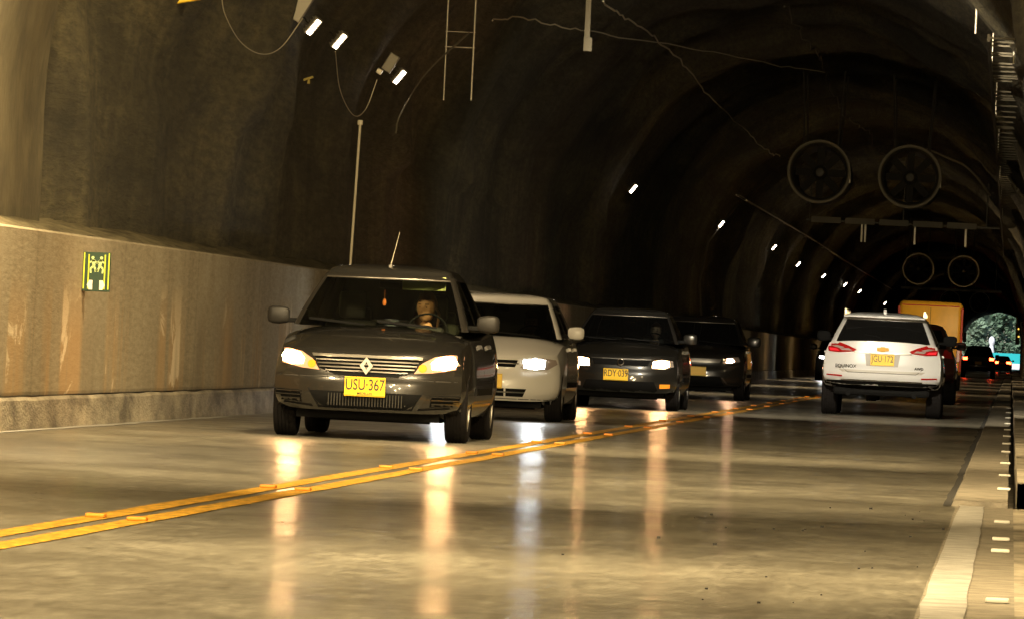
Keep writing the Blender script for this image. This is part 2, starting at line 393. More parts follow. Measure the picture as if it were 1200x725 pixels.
# smooth lining ring ending near 59 m
g = B(); rows = []
for y in [Y0 + (58.6-Y0)*i/60 for i in range(61)]:
    rows.append([g.verts.new((p.x, y + (.35*math.sin(i*.2) if y > 58 else 0), p.z)) for i in range(7, NA+1) for p in (arch_pt(i, RR-.12 - .03*noise.noise((i*.1, y*.1, 0)))[0],)])
outer = [g.verts.new((p.x, 58.75 + .35*math.sin(i*.2), p.z)) for i in range(7, NA+1) for p in (arch_pt(i, RR+.25)[0],)]
rows.append(outer)
for A, D in zip(rows, rows[1:]):
    for k in range(len(A)-1): g.faces.new((A[k], A[k+1], D[k+1], D[k]))
tag(finish('lining_ring', g, m_lining, smooth=40), 'smoother and paler concrete lining ring where the near vault ends, top left', 'tunnel lining')

# ------------------------------------------------------------------ luminaires on the left wall
def luminaire():
    r = empty('wall_floodlight', (0, 0, 0))
    g = B(); box(g, (-.075, -.03, -.16), (.075, .05, .16), .015)
    for k in range(5): box(g, (-.08, .05, -.14+k*.06), (.08, .085, -.125+k*.06))
    finish('housing', g, m_housing, r)
    for k in range(3):
        g = B(); box(g, (-.036, -.040, -.135+k*.095), (.036, -.032, -.055+k*.095), .004); finish('lens', g, m_lamp, r)
    g = B(); tube(g, [(-.10, .0, 0), (-.13, .04, 0), (-.13, .16, 0), (-.1, .26, -.05)], .012); tube(g, [(.10, .0, 0), (.13, .04, 0), (.13, .16, 0), (.1, .26, -.05)], .012)
    finish('bracket', g, m_dsteel, r)
    return r
Ldata = bpy.data.lights.new('floodlight_beam', 'AREA'); Ldata.shape = 'RECTANGLE'; Ldata.size = .14; Ldata.size_y = .3; Ldata.energy = FAR_W; Ldata.color = (1, .74, .42); Ldata.spread = R(110)
def orient(o, nrm, up):                                     # local -Y faces nrm, local Z along up
    yv = -Vector(nrm).normalized(); zv = Vector(up); zv = (zv - yv*zv.dot(yv)).normalized(); xv = yv.cross(zv)
    o.rotation_mode = 'QUATERNION'; o.rotation_quaternion = Matrix((xv, yv, zv)).transposed().to_quaternion()
lum0 = luminaire(); first = True
ordn = ['first', 'second', 'third', 'fourth', 'fifth', 'sixth', 'seventh', 'eighth', 'ninth', 'tenth', 'eleventh', 'twelfth']
for i, (X, y, Z, power) in enumerate([(-7.92, 76.6, 4.28, 1), (-7.92, 79.6, 4.26, 1), (-7.92, 87.5, 4.17, 1.4), (-7.92, 142, 4.11, 6), (-7.9, 184.8, 4.24, 10), (-7.9, 226, 4.3, 12), (-7.9, 252, 4.12, 12), (-7.9, 286, 4.11, 14), (-7.9, 323, 4.17, 3), (-7.9, 354, 4.17, 3), (-7.9, 425, 4.17, 5), (-7.9, 505, 4.85, 5)]):
    o = lum0 if first else copy_tree(lum0); first = False
    o.location = (X + bend(y), y, Z); orient(o, (.35, -.85, -.5), (.55, 0, .9))
    ld = bpy.data.objects.new('floodlight_beam', Ldata if power == 1 else Ldata.copy()); C.objects.link(ld); ld.data.energy = FAR_W*power
    ld.location = (X + .18 + bend(y), y-.12, Z-.08); ld.rotation_euler = (R(-15), R(-50), 0)
    o.scale = (.72, .72, .72)
    where = ['topmost lit white floodlight at top left of the vault, left of its close twin', 'lit white floodlight just below and right of the topmost one', 'lit white floodlight above the tall pale conduit, right of the grey junction box',
             'lone lit white floodlight in the dark middle of the vault', 'lit white floodlight with a curved cable just left of the cable tray'][i] if i < 5 else f'small distant white floodlight, {ordn[i]} counted from the nearest along the left wall'
    tag(o, where, 'floodlight', 'floodlights in a row on the left wall')
# unseen: left pair continues its row, right row assumed, far right and crown added
near = bpy.data.lights.new('near_beam', 'AREA'); near.shape = 'RECTANGLE'; near.size = .5; near.size_y = .3; near.color = WARM; near.energy = SIDE_W
nearl = near.copy(); nearl.energy = LEFT_W
m_l = m_lampw
crown = near.copy(); crown.energy = CROWN_W; crown.size = .7; crown.spread = R(104)  # crown fill added to light the road and the SUV rear
right_fill = near.copy(); right_fill.energy = 26; right_fill.spread = R(120); van_fill = near.copy(); van_fill.energy = 30; van_fill.spread = R(66)  # fill added to lift the far stretch and the van, no fittings seen there
crown_fill3 = crown.copy(); crown_fill3.energy = CROWN_W*.85; crown_fill4 = crown.copy(); crown_fill4.energy = CROWN_W*.46; crown_fill4.spread = R(58); crown_fill4.color = (1, .88, .66)
for X, y, Z, dat, tgt, lab in ((.05, 8, 4.4, near, (-5, 22, 0), 'nearest floodlight of the assumed right row'), (.05, 26, 4.4, near, (-6.5, 40, 0), 'second floodlight of the assumed right row'), (.05, 44, 4.5, near, (-8.2, 58, 3.0), 'third floodlight of the assumed right row'),
        (-7.7, 30, 4.4, nearl, (-3, 34, 0), 'nearest floodlight of the left row'), (-7.7, 54, 4.4, nearl, (-4, 56, 0), 'second floodlight of the left row'),
        (.40, 78, 3.6, right_fill, (-5, 88, 1), 'fourth floodlight on the right, added as fill'), (.40, 118, 3.6, right_fill, (-4, 134, 0), 'fifth floodlight on the right, added as fill'), (.40, 158, 3.6, right_fill, (-3.5, 180, 1), 'sixth floodlight on the right, added as fill'), (.42, 196.5, 3.0, van_fill, (-2.6, 203, 1.7), 'seventh floodlight on the right, added as fill'),
        (-3.6, 37, 6.5, crown, (-3.4, 46, 0), 'first added fill floodlight under the crown'), (-3.6, 19, 6.5, crown, (-3.2, 25, 0), 'second added fill floodlight under the crown'), (-3.4, 55, 6.5, crown_fill3, (-3, 64, 0), 'third added fill floodlight under the crown'), (-3.2, 88, 6.4, crown_fill4, (-1.9, 104, .5), 'fourth added fill floodlight under the crown')):
    o = copy_tree(lum0); o.location = (X, y, Z); orient(o, Vector(tgt)-Vector((X, y, Z)), (0, 0, 1))
    tag(o, lab + ', beyond the edge of the picture', 'floodlight', 'floodlights near the camera')
    l = bpy.data.objects.new('near_beam', dat); C.objects.link(l); d = (Vector(tgt)-Vector((X, y, Z))).normalized()
    l.location = Vector((X, y, Z)) + d*.12; l.rotation_mode = 'QUATERNION'; l.rotation_quaternion = d.to_track_quat('-Z', 'Y')
# yellow capped lamp peeping in at the top edge
o = empty('capped_lamp', (-8.18, 67.1, 4.06))
g = B(); box(g, (-.13, -.05, -.015), (.13, .05, .035), .012, Matrix.Rotation(R(-12), 4, 'Y')); finish('cap', g, mat('yellow_cap', (.85, .55, .02), .4), o)
g = B(); box(g, (-.16, -.04, .03), (-.02, .04, .12), .015); finish('housing', g, m_housing, o)
tag(o, 'yellow capped lamp fitting at the very top edge, upper left', 'lamp')

# junction boxes near the floodlights
for loc, lab, s in (((-7.95, 86.6, 4.30), 'grey junction box tilted on the vault between the floodlights', 1), ((-7.86, 74.6, 4.42), 'long grey ballast box at the top edge left of the topmost floodlight', 1.5)):
    o = empty('junction_box', loc)
    g = B(); box(g, (-.07*s, -.06, -.12*s), (.06*s, .06, .12*s), .01, Matrix.Rotation(R(30), 4, 'Y')); finish('box_body', g, m_housing, o)
    g = B(); box(g, (-.1, -.065, -.20*s), (-.03, .05, -.13*s), .008, Matrix.Rotation(R(30), 4, 'Y')); finish('gland', g, m_steel, o)
    tag(o, lab, 'junction box')
g = B(); box(g, (-.05, -.02, -.015), (.07, .02, .012), .004, Matrix.Rotation(R(-20), 4, 'Y')); box(g, (.0, -.02, -.06), (.03, .02, .0), .004)
tag(finish('cable_clip', g, mat('yellow_clip', (.45, .33, .04), .5), loc=(-8.34, 80.3, 3.83)), 'small yellow cable clip where the looping cable hangs below the twin floodlights', 'cable clip')

# cables
def cat_rom(pts, n=7):
    P = [Vector(p) for p in pts]; P = [P[0]*2-P[1]] + P + [P[-1]*2-P[-2]]; out = []
    for i in range(1, len(P)-2):
        for k in range(n):
            t = k/n; out.append(.5*((2*P[i]) + (P[i+1]-P[i-1])*t + (2*P[i-1]-5*P[i]+4*P[i+1]-P[i+2])*t*t + (3*P[i]-P[i-1]-3*P[i+1]+P[i+2])*t**3))
    out.append(P[-2]); return out
def cable(pts, r, label, mt=m_cable, inset=.3, jit=0):
    out = []
    for p in cat_rom(pts):
        d = Vector((CX - p.x, 0, CZ - p.z)).normalized(); p = Vector(p) + d*inset
        if jit: p += Vector((noise.noise(p*1.3)*jit, 0, noise.noise(p*1.3+Vector((9, 9, 9)))*jit))
        out.append(p)
    g = B(); tube(g, out, r, 6); return tag(finish('cable', g, mt, smooth=60), label, 'cable')
cable([(-8.2, 67.0, 4.3), (-8.25, 67.8, 4.1), (-8.31, 69.73, 3.9), (-8.32, 71.75, 3.86), (-8.28, 73.31, 4.01), (-8.14, 74.18, 4.4)], .006, 'thin cable sagging in a loop at the top left of the vault', inset=.38)
cable([(-8.2, 78.45, 4.22), (-8.33, 80.3, 3.86), (-8.38, 81.96, 3.64), (-8.39, 83.22, 3.59), (-8.35, 84.03, 3.75), (-8.24, 84.09, 4.12)], .006, 'thin cable hanging in a deep loop under the twin floodlights', inset=.38)
cable([(-7.5, 93, 5.4), (-7.36, 96.24, 5.63), (-7.17, 102.99, 5.84), (-6.88, 110.74, 6.11), (-6.18, 124.37, 6.6), (-5.18, 139.11, 7.02), (-4.25, 145.85, 7.19)], .011, 'long pale cable slung across the crown from top centre to the right', inset=.36, jit=.05)
cable([(-6.6, 104, 6.33), (-6.55, 109.57, 6.36), (-6.48, 114.5, 6.41), (-6.49, 120.24, 6.4), (-6.48, 128.66, 6.41), (-6.59, 140.67, 6.33), (-6.64, 159.29, 6.3), (-6.66, 176.04, 6.28), (-6.57, 182.84, 6.35)], .015, 'wandering pale cable running diagonally down the dark vault towards the left jet fan', inset=.36, jit=.07)
cable([(-4.18, 118, 7.19), (-4.18, 131.23, 7.19), (-4.13, 138.18, 7.19), (-4.25, 145.85, 7.19), (-4.4, 166.61, 7.17), (-4.33, 176.88, 7.18), (-4.09, 181.31, 7.2), (-4.08, 198.51, 7.2), (-4.1, 213.06, 7.2)], .015, 'dim cable along the crown passing above the pair of jet fans', m_dkcable, inset=.36, jit=.15)
cable([(-2.4, 186, 6.89), (-1.6, 186.2, 6.6), (-1.1, 186.5, 6.25), (-.5, 187, 5.6)], .03, 'dim drooping cable on the rib to the right of the jet fans', m_dkcable, inset=.36, jit=.1)
cable([(-7.95, 87.2, 3.45), (-7.9, 87.2, 3.7), (-7.7, 88.5, 4.3), (-7.3, 90, 4.9)], .012, 'dark cable rising from the top of the pale conduit', m_dkcable, inset=.05)
# conduits
g = B(); tube(g, [(-7.93, 82.3, 1.66), (-7.915, 82.35, 2.5), (-7.9, 82.4, 3.40)], .017, 8); box(g, (-7.93, 82.37, 3.38), (-7.87, 82.43, 3.44), .005)
tag(finish('conduit', g, mat('pale_conduit', (.75, .66, .45), .4), smooth=50), 'tall pale vertical conduit rising from the wall ledge behind the charcoal sedan', 'conduit')
g = B(); tube(g, [(-7.9, 175.4, 1.7), (-8.1, 178, 2.6), (-8.1, 182, 3.7), (-7.7, 190, 4.9)], .03, 8)
tag(finish('conduit', g, m_dkcable, smooth=50), 'faint grey conduit climbing the vault right of the lone floodlight', 'conduit')

# hanging rods
def rods(name, bits, label, cat, m_=m_steel):
    g = B()
    for (p, q_, r) in bits: tube(g, [p, q_], r, 8)
    return tag(finish(name, g, m_, smooth=50), label, cat)
rods('hanger_frame', [((-7.55, 90, 3.98), (-7.55, 90, 5.45), .012), ((-7.19, 90, 3.99), (-7.19, 90, 5.75), .014), ((-7.57, 90, 4.68), (-7.17, 90, 4.68), .009), ((-7.57, 90, 4.88), (-7.17, 90, 4.88), .006)], 'pair of thin pale hanging rods joined by cross bars, top centre left', 'hanger')
g = B(); box(g, (-6.07, 94.97, 4.93), (-5.99, 95.03, 6.6), .006); box(g, (-6.075, 94.96, 4.91), (-5.955, 95.04, 5.10), .006)
tag(finish('hanging_post', g, m_housing), 'thick pale post hanging from the crown at top centre', 'hanger')
rods('hanging_rod', [((-.70, 95, 5.39), (-.70, 95, 6.1), .016)], 'short thin rod hanging at the top right, left of the cable ladder', 'hanger')
rods('hanging_rod', [((-.16, 95, 5.0), (-.16, 95, 5.9), .016)], 'longer thin rod hanging in front of the cable ladder at top right', 'hanger')
# cable ladder under the right of the crown
lad = empty('cable_ladder', (-.2, 92, 5.2)); g = B()
for X in (-.3, .32):
    box(g, (X-.02, 0, -.05), (X+.02, 190, .05))
finish('side_rail', g, m_dsteel, lad)
rung = None; y = 0; i = 0
while y < 190:
    if not (i % 9 in (3,) and y < 30): 
        if rung is None: g = B(); box(g, (-.28, 0, -.012), (.30, .045, .012)); rung = finish('rung', g, m_dkcable, lad)
        else: c_ = rung.copy(); C.objects.link(c_); c_.location = (0, y, 0)
    y += random.choice((.8, 1.1, 1.6, 2.6)) if y < 40 else 1.75; i += 1
for y in (8, 30, 52, 74, 96, 118): g = B(); tube(g, [(-.28, y, 0), (-.28, y, 1.0)], .01, 6); finish('drop_rod', g, m_steel, lad)
tag(lad, 'long cable ladder with many cross rungs along the upper right of the vault', 'cable ladder')
# cable tray on the left haunch, beyond the big rib
t = empty('cable_tray', (-7.45, 186, 4.95)); g = B()
for X, Z in ((-.13, .10), (.13, -.02)): 
    tube(g, [(X, 0, Z), (X, 60, Z+.05), (X, 110, Z), (X, 230, Z)], .022, 6)
finish('side_rail', g, m_steel, t); g = B()
tube(g, [(-.13, 0, .10), (.13, 0, -.02)], .012, 5)
tr = finish('rung', g, m_dsteel, t); g = B()
for k in range(1, 60): c_ = tr.copy(); C.objects.link(c_); c_.location = (0, k*3.8, 0)
for k in range(3): tube(g, [(-.08+.07*k, j*6, .10-.035*k+.02*math.sin(j*1.7+k)) for j in range(38)], .02, 6)
finish('tray_cables', g, m_dkcable, t)
tag(t, 'cable tray running along the left haunch of the vault above the far floodlights', 'cable tray')

# ------------------------------------------------------------------ jet fans
m_ring_lit = mat('lit_fan_ring', (.6, .54, .42), .5)
def jet_fan(m_ring):
    r = empty('jet_fan', (0, 0, 0)); g = B()
    lathe(g, [(0, .60), (-.06, .635), (-.07, .61), (-.02, .565), (.4, .54), (3.6, .54), (4.0, .60), (3.95, .62), (3.6, .60), (.1, .60)], 48, 'y', closed=True); finish('casing', g, m_dsteel, r, smooth=40)
    g = B(); lathe(g, [(-.075, .605), (-.11, .63), (-.09, .665), (-.02, .66), (-.02, .61)], 48, 'y', closed=True); finish('inlet_ring', g, m_ring, r, smooth=40)
    g = B(); lathe(g, [(.5, .001), (.52, .08), (.62, .15), (1.2, .16), (1.21, .001)], 20, 'y'); finish('hub', g, m_dsteel, r, smooth=40)
    g = B()
    for k in range(8):
        M = Matrix.Rotation(k*PI/4, 4, 'Y') @ Matrix.Translation((0, .85, .33)) @ Matrix.Rotation(R(38), 4, 'Z'); box(g, (-.09, -.008, -.19), (.09, .008, .19), 0, M)
    finish('blades', g, m_dsteel, r)
    g = B()
    for X in (-.35, .35):
        for y in (.6, 3.2): tube(g, [(X, y, .50), (X*1.25, y, 2.15)], .02, 6)
        box(g, (X-.03, .4, .49), (X+.03, 3.4, .55))
    finish('hanger', g, m_dsteel, r)
    g = B(); box(g, (.54, .3, -.2), (.66, .7, .05), .01); finish('terminal_box', g, m_steel, r)
    return r
fan = jet_fan(m_dkcable); fan2 = jet_fan(m_ring_lit)  # light put into ring colour: dim on near pair, bright on far ones
for i, (loc, lab) in enumerate([((-4.2, 145, 4.71), 'left of the two large jet fans hanging under the crown'), ((-2.3, 145, 4.69), 'right of the two large jet fans hanging under the crown'), ((-4.06, 290, 4.63), 'left of the two small distant jet fans above the white car'), ((-2.17, 290, 4.61), 'right of the two small distant jet fans above the van'),
                                  ((-4.06, 440, 4.6), 'left jet fan of the farthest pair in the dark'), ((-2.17, 440, 4.6), 'right jet fan of the farthest pair in the dark')]):
    o = fan if i == 0 else fan2 if i == 2 else copy_tree(fan if i < 2 else fan2); o.location = loc; tag(o, lab, 'jet fan', 'jet fans in pairs under the vault')
# gantry with light boxes
gt = empty('overhead_gantry', (-6.1, 200, 4.72)); g = B(); box(g, (0, 0, .0), (5.6, .12, .05)); finish('beam', g, m_dsteel, gt)
g = B()
for k in range(5): box(g, (.15+k*.98, -.03, -.04), (1.0+k*.98, -.01, .13), .004)
finish('cover_panels', g, mat('pale_panel', (.34, .3, .2), .6), gt)
for X in (1.62, 1.72, 3.15, 4.62):
    g = B(); box(g, (X-.03, -.05, -.55), (X+.03, .03, -.04), .004); finish('drop_post', g, m_steel, gt)
for X in (.1, 2.8, 5.2): g = B(); tube(g, [(X, .06, .05), (X, .06, 1.4 if X < 1 or X > 4 else 2.4)], .02, 6); finish('hanger', g, m_dsteel, gt)
tag(gt, 'overhead gantry beam with pale cover panels and short drop posts, behind the large jet fans', 'gantry')
g = B(); box(g, (-5.4, 330, 4.15), (-.6, 330.15, 4.28), .01)
for X in (-5.2, -3, -.9): tube(g, [(X, 330.07, 4.2), (X, 330.07, 6.3)], .02, 6)
tag(finish('cross_beam', g, m_dsteel), 'dim far cross beam below the two small jet fans', 'beam')
# amber marker lamps up the right side
g = B(); lathe(g, [(-.06, .001), (-.05, .05), (.03, .06), (.06, .03), (.065, .001)], 12, 'y'); am = finish('marker_lamp', g, mat('amber_marker', (1, .6, .1), .4, emit=(1, .55, .08), estr=2.2), smooth=40)
for i, Z in enumerate((5.99, 5.49, 5.0, 4.08, 3.34, 2.79)):
    o = am if i == 0 else am.copy()
    if i: C.objects.link(o)
    o.location = (.3 + .03*i, 500, Z); tag(o, f'tiny amber marker lamp in the far vertical row, {ordn[i]} from the top', 'marker lamp', 'amber marker lamps far on the right side')
g = B(); box(g, (.22, 500.05, 2.2), (.5, 500.2, 6.3)); tag(finish('marker_post', g, m_dsteel), 'dark post carrying the column of amber marker lamps', 'post')

# ------------------------------------------------------------------ exit sign on the left wall
sg = empty('exit_sign', (-7.96, 58.8, 1.32)); g = B(); box(g, (.0, -.02, -.17), (.235, .02, .165), .004); finish('board', g, mat('dark_green_board', (.008, .035, .014), .4), sg)
g = B()
for X in (.006, .045, .185, .219): box(g, (X, -.026, -.15), (X+.011, -.022, .145 if X in (.045, .185) else .16))
finish('frame_stripes', g, mat('yellow_green_stripe', (.55, .6, .03), .5), sg)
def man(bm, cx, cz, s, f):
    def bar(p, q_, w_):
        p = Vector((cx+p[0]*s*f, -.024, cz+p[1]*s)); q_ = Vector((cx+q_[0]*s*f, -.024, cz+q_[1]*s)); d = (q_-p).normalized()*w_*s; n_ = Vector((-d.z, 0, d.x))
        vs = [bm.verts.new(v) for v in (p-n_, p+n_, q_+n_, q_-n_)]; bm.faces.new(vs)
    vs = [bm.verts.new((cx+s*f*.1+.16*s*math.cos(k*PI/5), -.024, cz+.85*s+.16*s*math.sin(k*PI/5))) for k in range(10)]; bm.faces.new(vs)
    bar((.05, .65), (-.05, .05), .16); bar((0, .6), (.4, .35), .08); bar((0, .6), (-.38, .3), .08); bar((-.03, .05), (.3, -.25), .1); bar((.3, -.25), (.25, -.7), .09); bar((-.05, .05), (-.2, -.35), .1); bar((-.2, -.35), (-.55, -.5), .09)
g = B(); man(g, .092, .045, .085, -1); man(g, .150, .045, .085, 1); finish('running_figures', g, mat('pale_green_figure', (.5, .62, .25), .5), sg)
g = B()
for cx, f in ((.075, -1), (.163, 1)):
    box(g, (cx-.014, -.026, -.155), (cx+.014, -.022, -.075))
    vs = [g.verts.new(v) for v in ((cx+f*.012, -.0265, -.07), (cx+f*.034, -.0265, -.115), (cx+f*.012, -.0265, -.16))]; g.faces.new(vs)
finish('arrows', g, mat('white_arrow', (.85, .8, .65), .5), sg)
g = B(); box(g, (-.02, -.015, -.12), (.0, .015, .12)); finish('bracket', g, m_dsteel, sg)
tag(sg, 'small dark green exit sign with yellow stripes on the left side wall', 'exit sign')

# ------------------------------------------------------------------ vehicles
def text_mesh(name, txt, size, mt, parent, loc, rz=0, align='CENTER', sx=1.0, bold=.0):
    cu = bpy.data.curves.new(name, 'FONT'); cu.body = txt; cu.size = size; cu.align_x = align; cu.align_y = 'CENTER'; cu.extrude = .0015; cu.offset = bold
    o = bpy.data.objects.new(name, cu); C.objects.link(o); bpy.context.view_layer.update()
    me = bpy.data.meshes.new_from_object(o.evaluated_get(bpy.context.evaluated_depsgraph_get())); bpy.data.objects.remove(o)
    me.materials.clear(); me.materials.append(mt); me.transform(Matrix.Scale(sx, 4, (1, 0, 0)))
    n_ = link(bpy.data.objects.new(name, me), parent); n_.location = loc; n_.rotation_euler = (R(90), 0, rz); return n_
def patch(bvh, poly, mt, name, parent, side='front', off=.004, thick=.02, L=4, res=.03, smooth=True):
    bm = B(); vs = [bm.verts.new((p[0], 0, p[1])) for p in poly]; bm.faces.new(vs)
    bmesh.ops.triangulate(bm, faces=bm.faces[:])
    for _ in range(6):
        es = [e for e in bm.edges if e.calc_length() > res*2.2]
        if not es: break
        bmesh.ops.subdivide_edges(bm, edges=es, cuts=1); bmesh.ops.triangulate(bm, faces=[f for f in bm.faces if len(f.verts) > 3])
    last = 0
    if side in ('front', 'rear'):
        o_, d_ = (-3, Vector((0, 1, 0))) if side == 'front' else (L+3, Vector((0, -1, 0)))
        def hit(v): return bvh.ray_cast(Vector((v.co.x, o_, v.co.z)), d_)
    else:
        sgn = 1 if side == 'right' else -1; d_ = Vector((-sgn, 0, 0))
        def hit(v): return bvh.ray_cast(Vector((sgn*3, v.co.x, v.co.z)), d_)   # poly x is car y
    miss = []; hits = []
    for v in list(bm.verts):
        h = hit(v)
        if h[0] is None: miss.append(v)
        else: hits.append((v, h[0]))
    for v, h in hits: v.co = h - d_*off
    if miss: bmesh.ops.delete(bm, geom=miss, context='VERTS')
    if not bm.verts: bm.free(); return None
    r = bmesh.ops.extrude_edge_only(bm, edges=[e for e in bm.edges if e.is_boundary])
    for v in [q_ for q_ in r['geom'] if isinstance(q_, bmesh.types.BMVert)]: v.co += d_*thick
    return finish(name, bm, mt, parent, smooth=30 if smooth else None)
def mir(poly): return [(-p[0], p[1]) for p in poly][::-1]

def wheel(parent, cx, cy, r, w_, sgn):
    root = bpy.data.objects.new('wheel', None); C.objects.link(root); root.parent = parent; root.location = (cx, cy, r)
    g = B(); h = w_/2; prof = [(-h*.82, r*.66), (-h, r*.80), (-h*.98, r*.93), (-h*.84, r*.985)]
    n_ = 5
    for k in range(n_):
        x0 = -h*.78 + k*(h*1.56)/n_; x1 = x0 + h*1.56/n_ - .009; prof += [(x0, r), (x1, r), (x1+.001, r-.009), (x1+.008, r-.009)]
    prof = prof[:-2] + [(h*.84, r*.985), (h*.98, r*.93), (h, r*.80), (h*.82, r*.66)]
    lathe(g, prof, 40, 'x'); lathe(g, [(-h*.8, r*.67), (h*.8, r*.67)], 40, 'x')
    finish('tyre', g, m_rubber, root, smooth=30)
    g = B(); s = sgn; lathe(g, [(s*h*.86, r*.69), (s*h*.88, r*.64), (s*h*.6, r*.61), (s*h*.2, r*.60), (s*h*.1, .001)], 32, 'x')
    for k in range(5):
        M = Matrix.Rotation(k*2*PI/5, 4, 'X') @ Matrix.Translation((s*h*.7, 0, r*.33)); box(g, (-.012, -.03, -r*.3), (.015, .03, r*.3), .006, M)
    lathe(g, [(s*h*.85, .001), (s*h*.82, .06), (s*h*.5, .065)], 16, 'x'); finish('rim', g, m_alloy, root, smooth=35)
    return root

def car(P, name, loc, rz=0):
    """P: L W zb deck[(y,z)] plan front/rear rounding, greenhouse numbers, paint, wheels."""
    root = empty(name, loc, rz); L, W = P['L'], P['W']; hw = W/2; zb = P.get('zb', .19)
    deck = P['deck']; pf = P.get('pf', [(0, .07), (.12, .02), (.3, 0), (.55, .005), (.72, .05), (.9, .06), (1, .09)]); pr_ = P.get('pr', [(0, .08), (.2, 0), (.5, .01), (.6, .05), (1, .09)])
    kf, kr = P.get('kf', .42), P.get('kr', .22); wy = P.get('wy', [(0, .90), (.12, .97), (.3, 1), (.75, 1), (.92, .98), (1, .92)]); wz = P.get('wz', [(0, .93), (.12, .975), (.35, 1), (.6, .995), (.8, .975), (1, .93)])
    na, nb, nc = 20, 60, 14
    def f(i, j, k):
        aa = -1 + 2*i/na; aa = math.copysign(abs(aa)**.8, aa); bb = j/nb; bb = bb + .035*math.sin(2*PI*bb)*-1; cc = k/nc
        y = itp(pf, cc) + kf*abs(aa)**3.4*.55; yr = L - itp(pr_, cc) - kr*abs(aa)**4*.6
        y = y + bb*(yr - y); yl = max(0, min(1, y/L))
        X = aa*hw*itp(wy, yl)*itp(wz, cc)
        zt = itp(deck, y) - P.get('crown', .085)*abs(aa)**3.6 - .012*abs(aa)**2; z0 = zb + (.05 if y < .5 or y > L-.5 else 0) + .03*abs(aa)**8
        Z = z0 + cc*(zt - z0); return (X, y, Z)
    g = B(); V = {}
    def vert(i, j, k):
        if (i, j, k) not in V: V[i, j, k] = g.verts.new(f(i, j, k))
        return V[i, j, k]
    for i in range(na):
        for j in range(nb):
            for k in (0, nc): g.faces.new((vert(i, j, k), vert(i+1, j, k), vert(i+1, j+1, k), vert(i, j+1, k)))
        for k in range(nc):
            for j in (0, nb): g.faces.new((vert(i, j, k), vert(i+1, j, k), vert(i+1, j, k+1), vert(i, j, k+1)))
    for j in range(nb):
        for k in range(nc):
            for i in (0, na): g.faces.new((vert(i, j, k), vert(i, j+1, k), vert(i, j+1, k+1), vert(i, j, k+1)))
    bmesh.ops.recalc_face_normals(g, faces=g.faces)
    full = BVHTree.FromBMesh(g)
    body = finish('body', g, [P['paint'], m_blackp], root, smooth=38)
    # wheel arches cut by boolean
    g = B(); r = P['r']
    for cy in P['axles']:
        for s in (-1, 1):
            rings = lathe(g, [(s*(hw-.30), r+.045), (s*(hw+.3), r+.045)], 36, 'x', (0, cy, r+.01)); g.faces.new(rings[0]); g.faces.new(rings[1][::-1])
    cut = finish('cutter', g, m_blackp); md = body.modifiers.new('b', 'BOOLEAN'); md.object = cut; md.solver = 'EXACT'; md.operation = 'DIFFERENCE'
    bpy.context.view_layer.update(); nm = bpy.data.meshes.new_from_object(body.evaluated_get(bpy.context.evaluated_depsgraph_get()))
    cut_in = body.matrix_world.inverted(); body.modifiers.clear(); bpy.data.objects.remove(cut)
    if len(nm.polygons) > 500: body.data = nm
    body.data.materials.clear(); body.data.materials.append(P['paint']); body.data.materials.append(m_blackp)
    body.data.polygons.foreach_set('use_smooth', [True]*len(body.data.polygons)); body.data.set_sharp_from_angle(angle=R(38))
    for p in body.data.polygons:
        p.material_index = 1 if p.center.z < zb + .02 or (abs(p.center.x) < hw-.06 and p.normal.y and any(abs(math.hypot(p.center.y-cy, p.center.z-r-.01) - r-.045) < .02 for cy in P['axles'])) else 0
    # greenhouse
    G = P['gh']; T = [0, .05, .3, .6, .9, .96, 1.0]
    def outline(t):
        w_ = hw*(G['w0'] + (G['w1']-G['w0'])*t**1.15) * (1 - (.025 if t == 1.0 else 0)); yf = G['f0'] + (G['f1']-G['f0'])*t - .03*math.sin(PI*t); yr = G['r0'] + (G['r1']-G['r0'])*t + .03*math.sin(PI*t); bow = .16; rb = .10
        Z = itp(deck, (yf+.25)) - .03 if False else G['z0'] + (G['z1']-G['z0'])*t
        pts = []; kinds = []
        for q_ in (0, .25, .5, .75, .925): pts.append((w_*q_, yf + bow*q_*q_)); kinds.append('ws')
        kinds[-1] = 'p'
        for q_, dy in ((.955, .0), (.985, .03), (1.0, .09)): pts.append((w_*q_, yf + bow*q_*q_ + dy)); kinds.append('p')
        yA = yf + bow + .12; yB = G['yB']; yC = G['yC0'] + (G['yC1']-G['yC0'])*t; yR = yr - rb - .09
        seq = [(yA, 's1'), ((yA+yB)/2, 's1'), (yB-.04, 'p'), (yB+.04, 's2'), ((yB+yC)/2, 's2'), (yC-.04, 'p'), (yC+.05, 's3' if G.get('q') else 'p'), (yR-.05, 'p')]
        for yy, kd in seq:
            yy = min(max(yy, yA), yR); pts.append((w_*(1-.02*abs(yy-yB)/1.5), yy)); kinds.append(kd)
        wr = w_*.97
        for q_, dy in ((1.0, -.07), (.965, -.02), (.90, 0)): pts.append((wr*q_, yr - rb*q_*q_ + dy)); kinds.append('p')
        kinds[-1] = 'rw'
        for q_ in (.7, .45, .2, 0): pts.append((wr*q_, yr - rb*q_*q_)); kinds.append('rw')
        return pts, kinds, Z
    data = [outline(t) for t in T]; kinds = data[0][1]
    parts = {}
    def gb(key): return parts.setdefault(key, (B(), {}))
    def pv(key, s, i, k):
        bm, vv = gb(key); pts, _, Z = data[k]; X, y = pts[i]
        zz = Z + (G.get('zs', 0)*(y-1)/L if k == 0 else 0)
        if (s, i, k) not in vv: vv[s, i, k] = bm.verts.new((X*s, y, zz)) if X > 1e-6 or s == 1 else pv(key, 1, i, k)
        return vv[s, i, k]
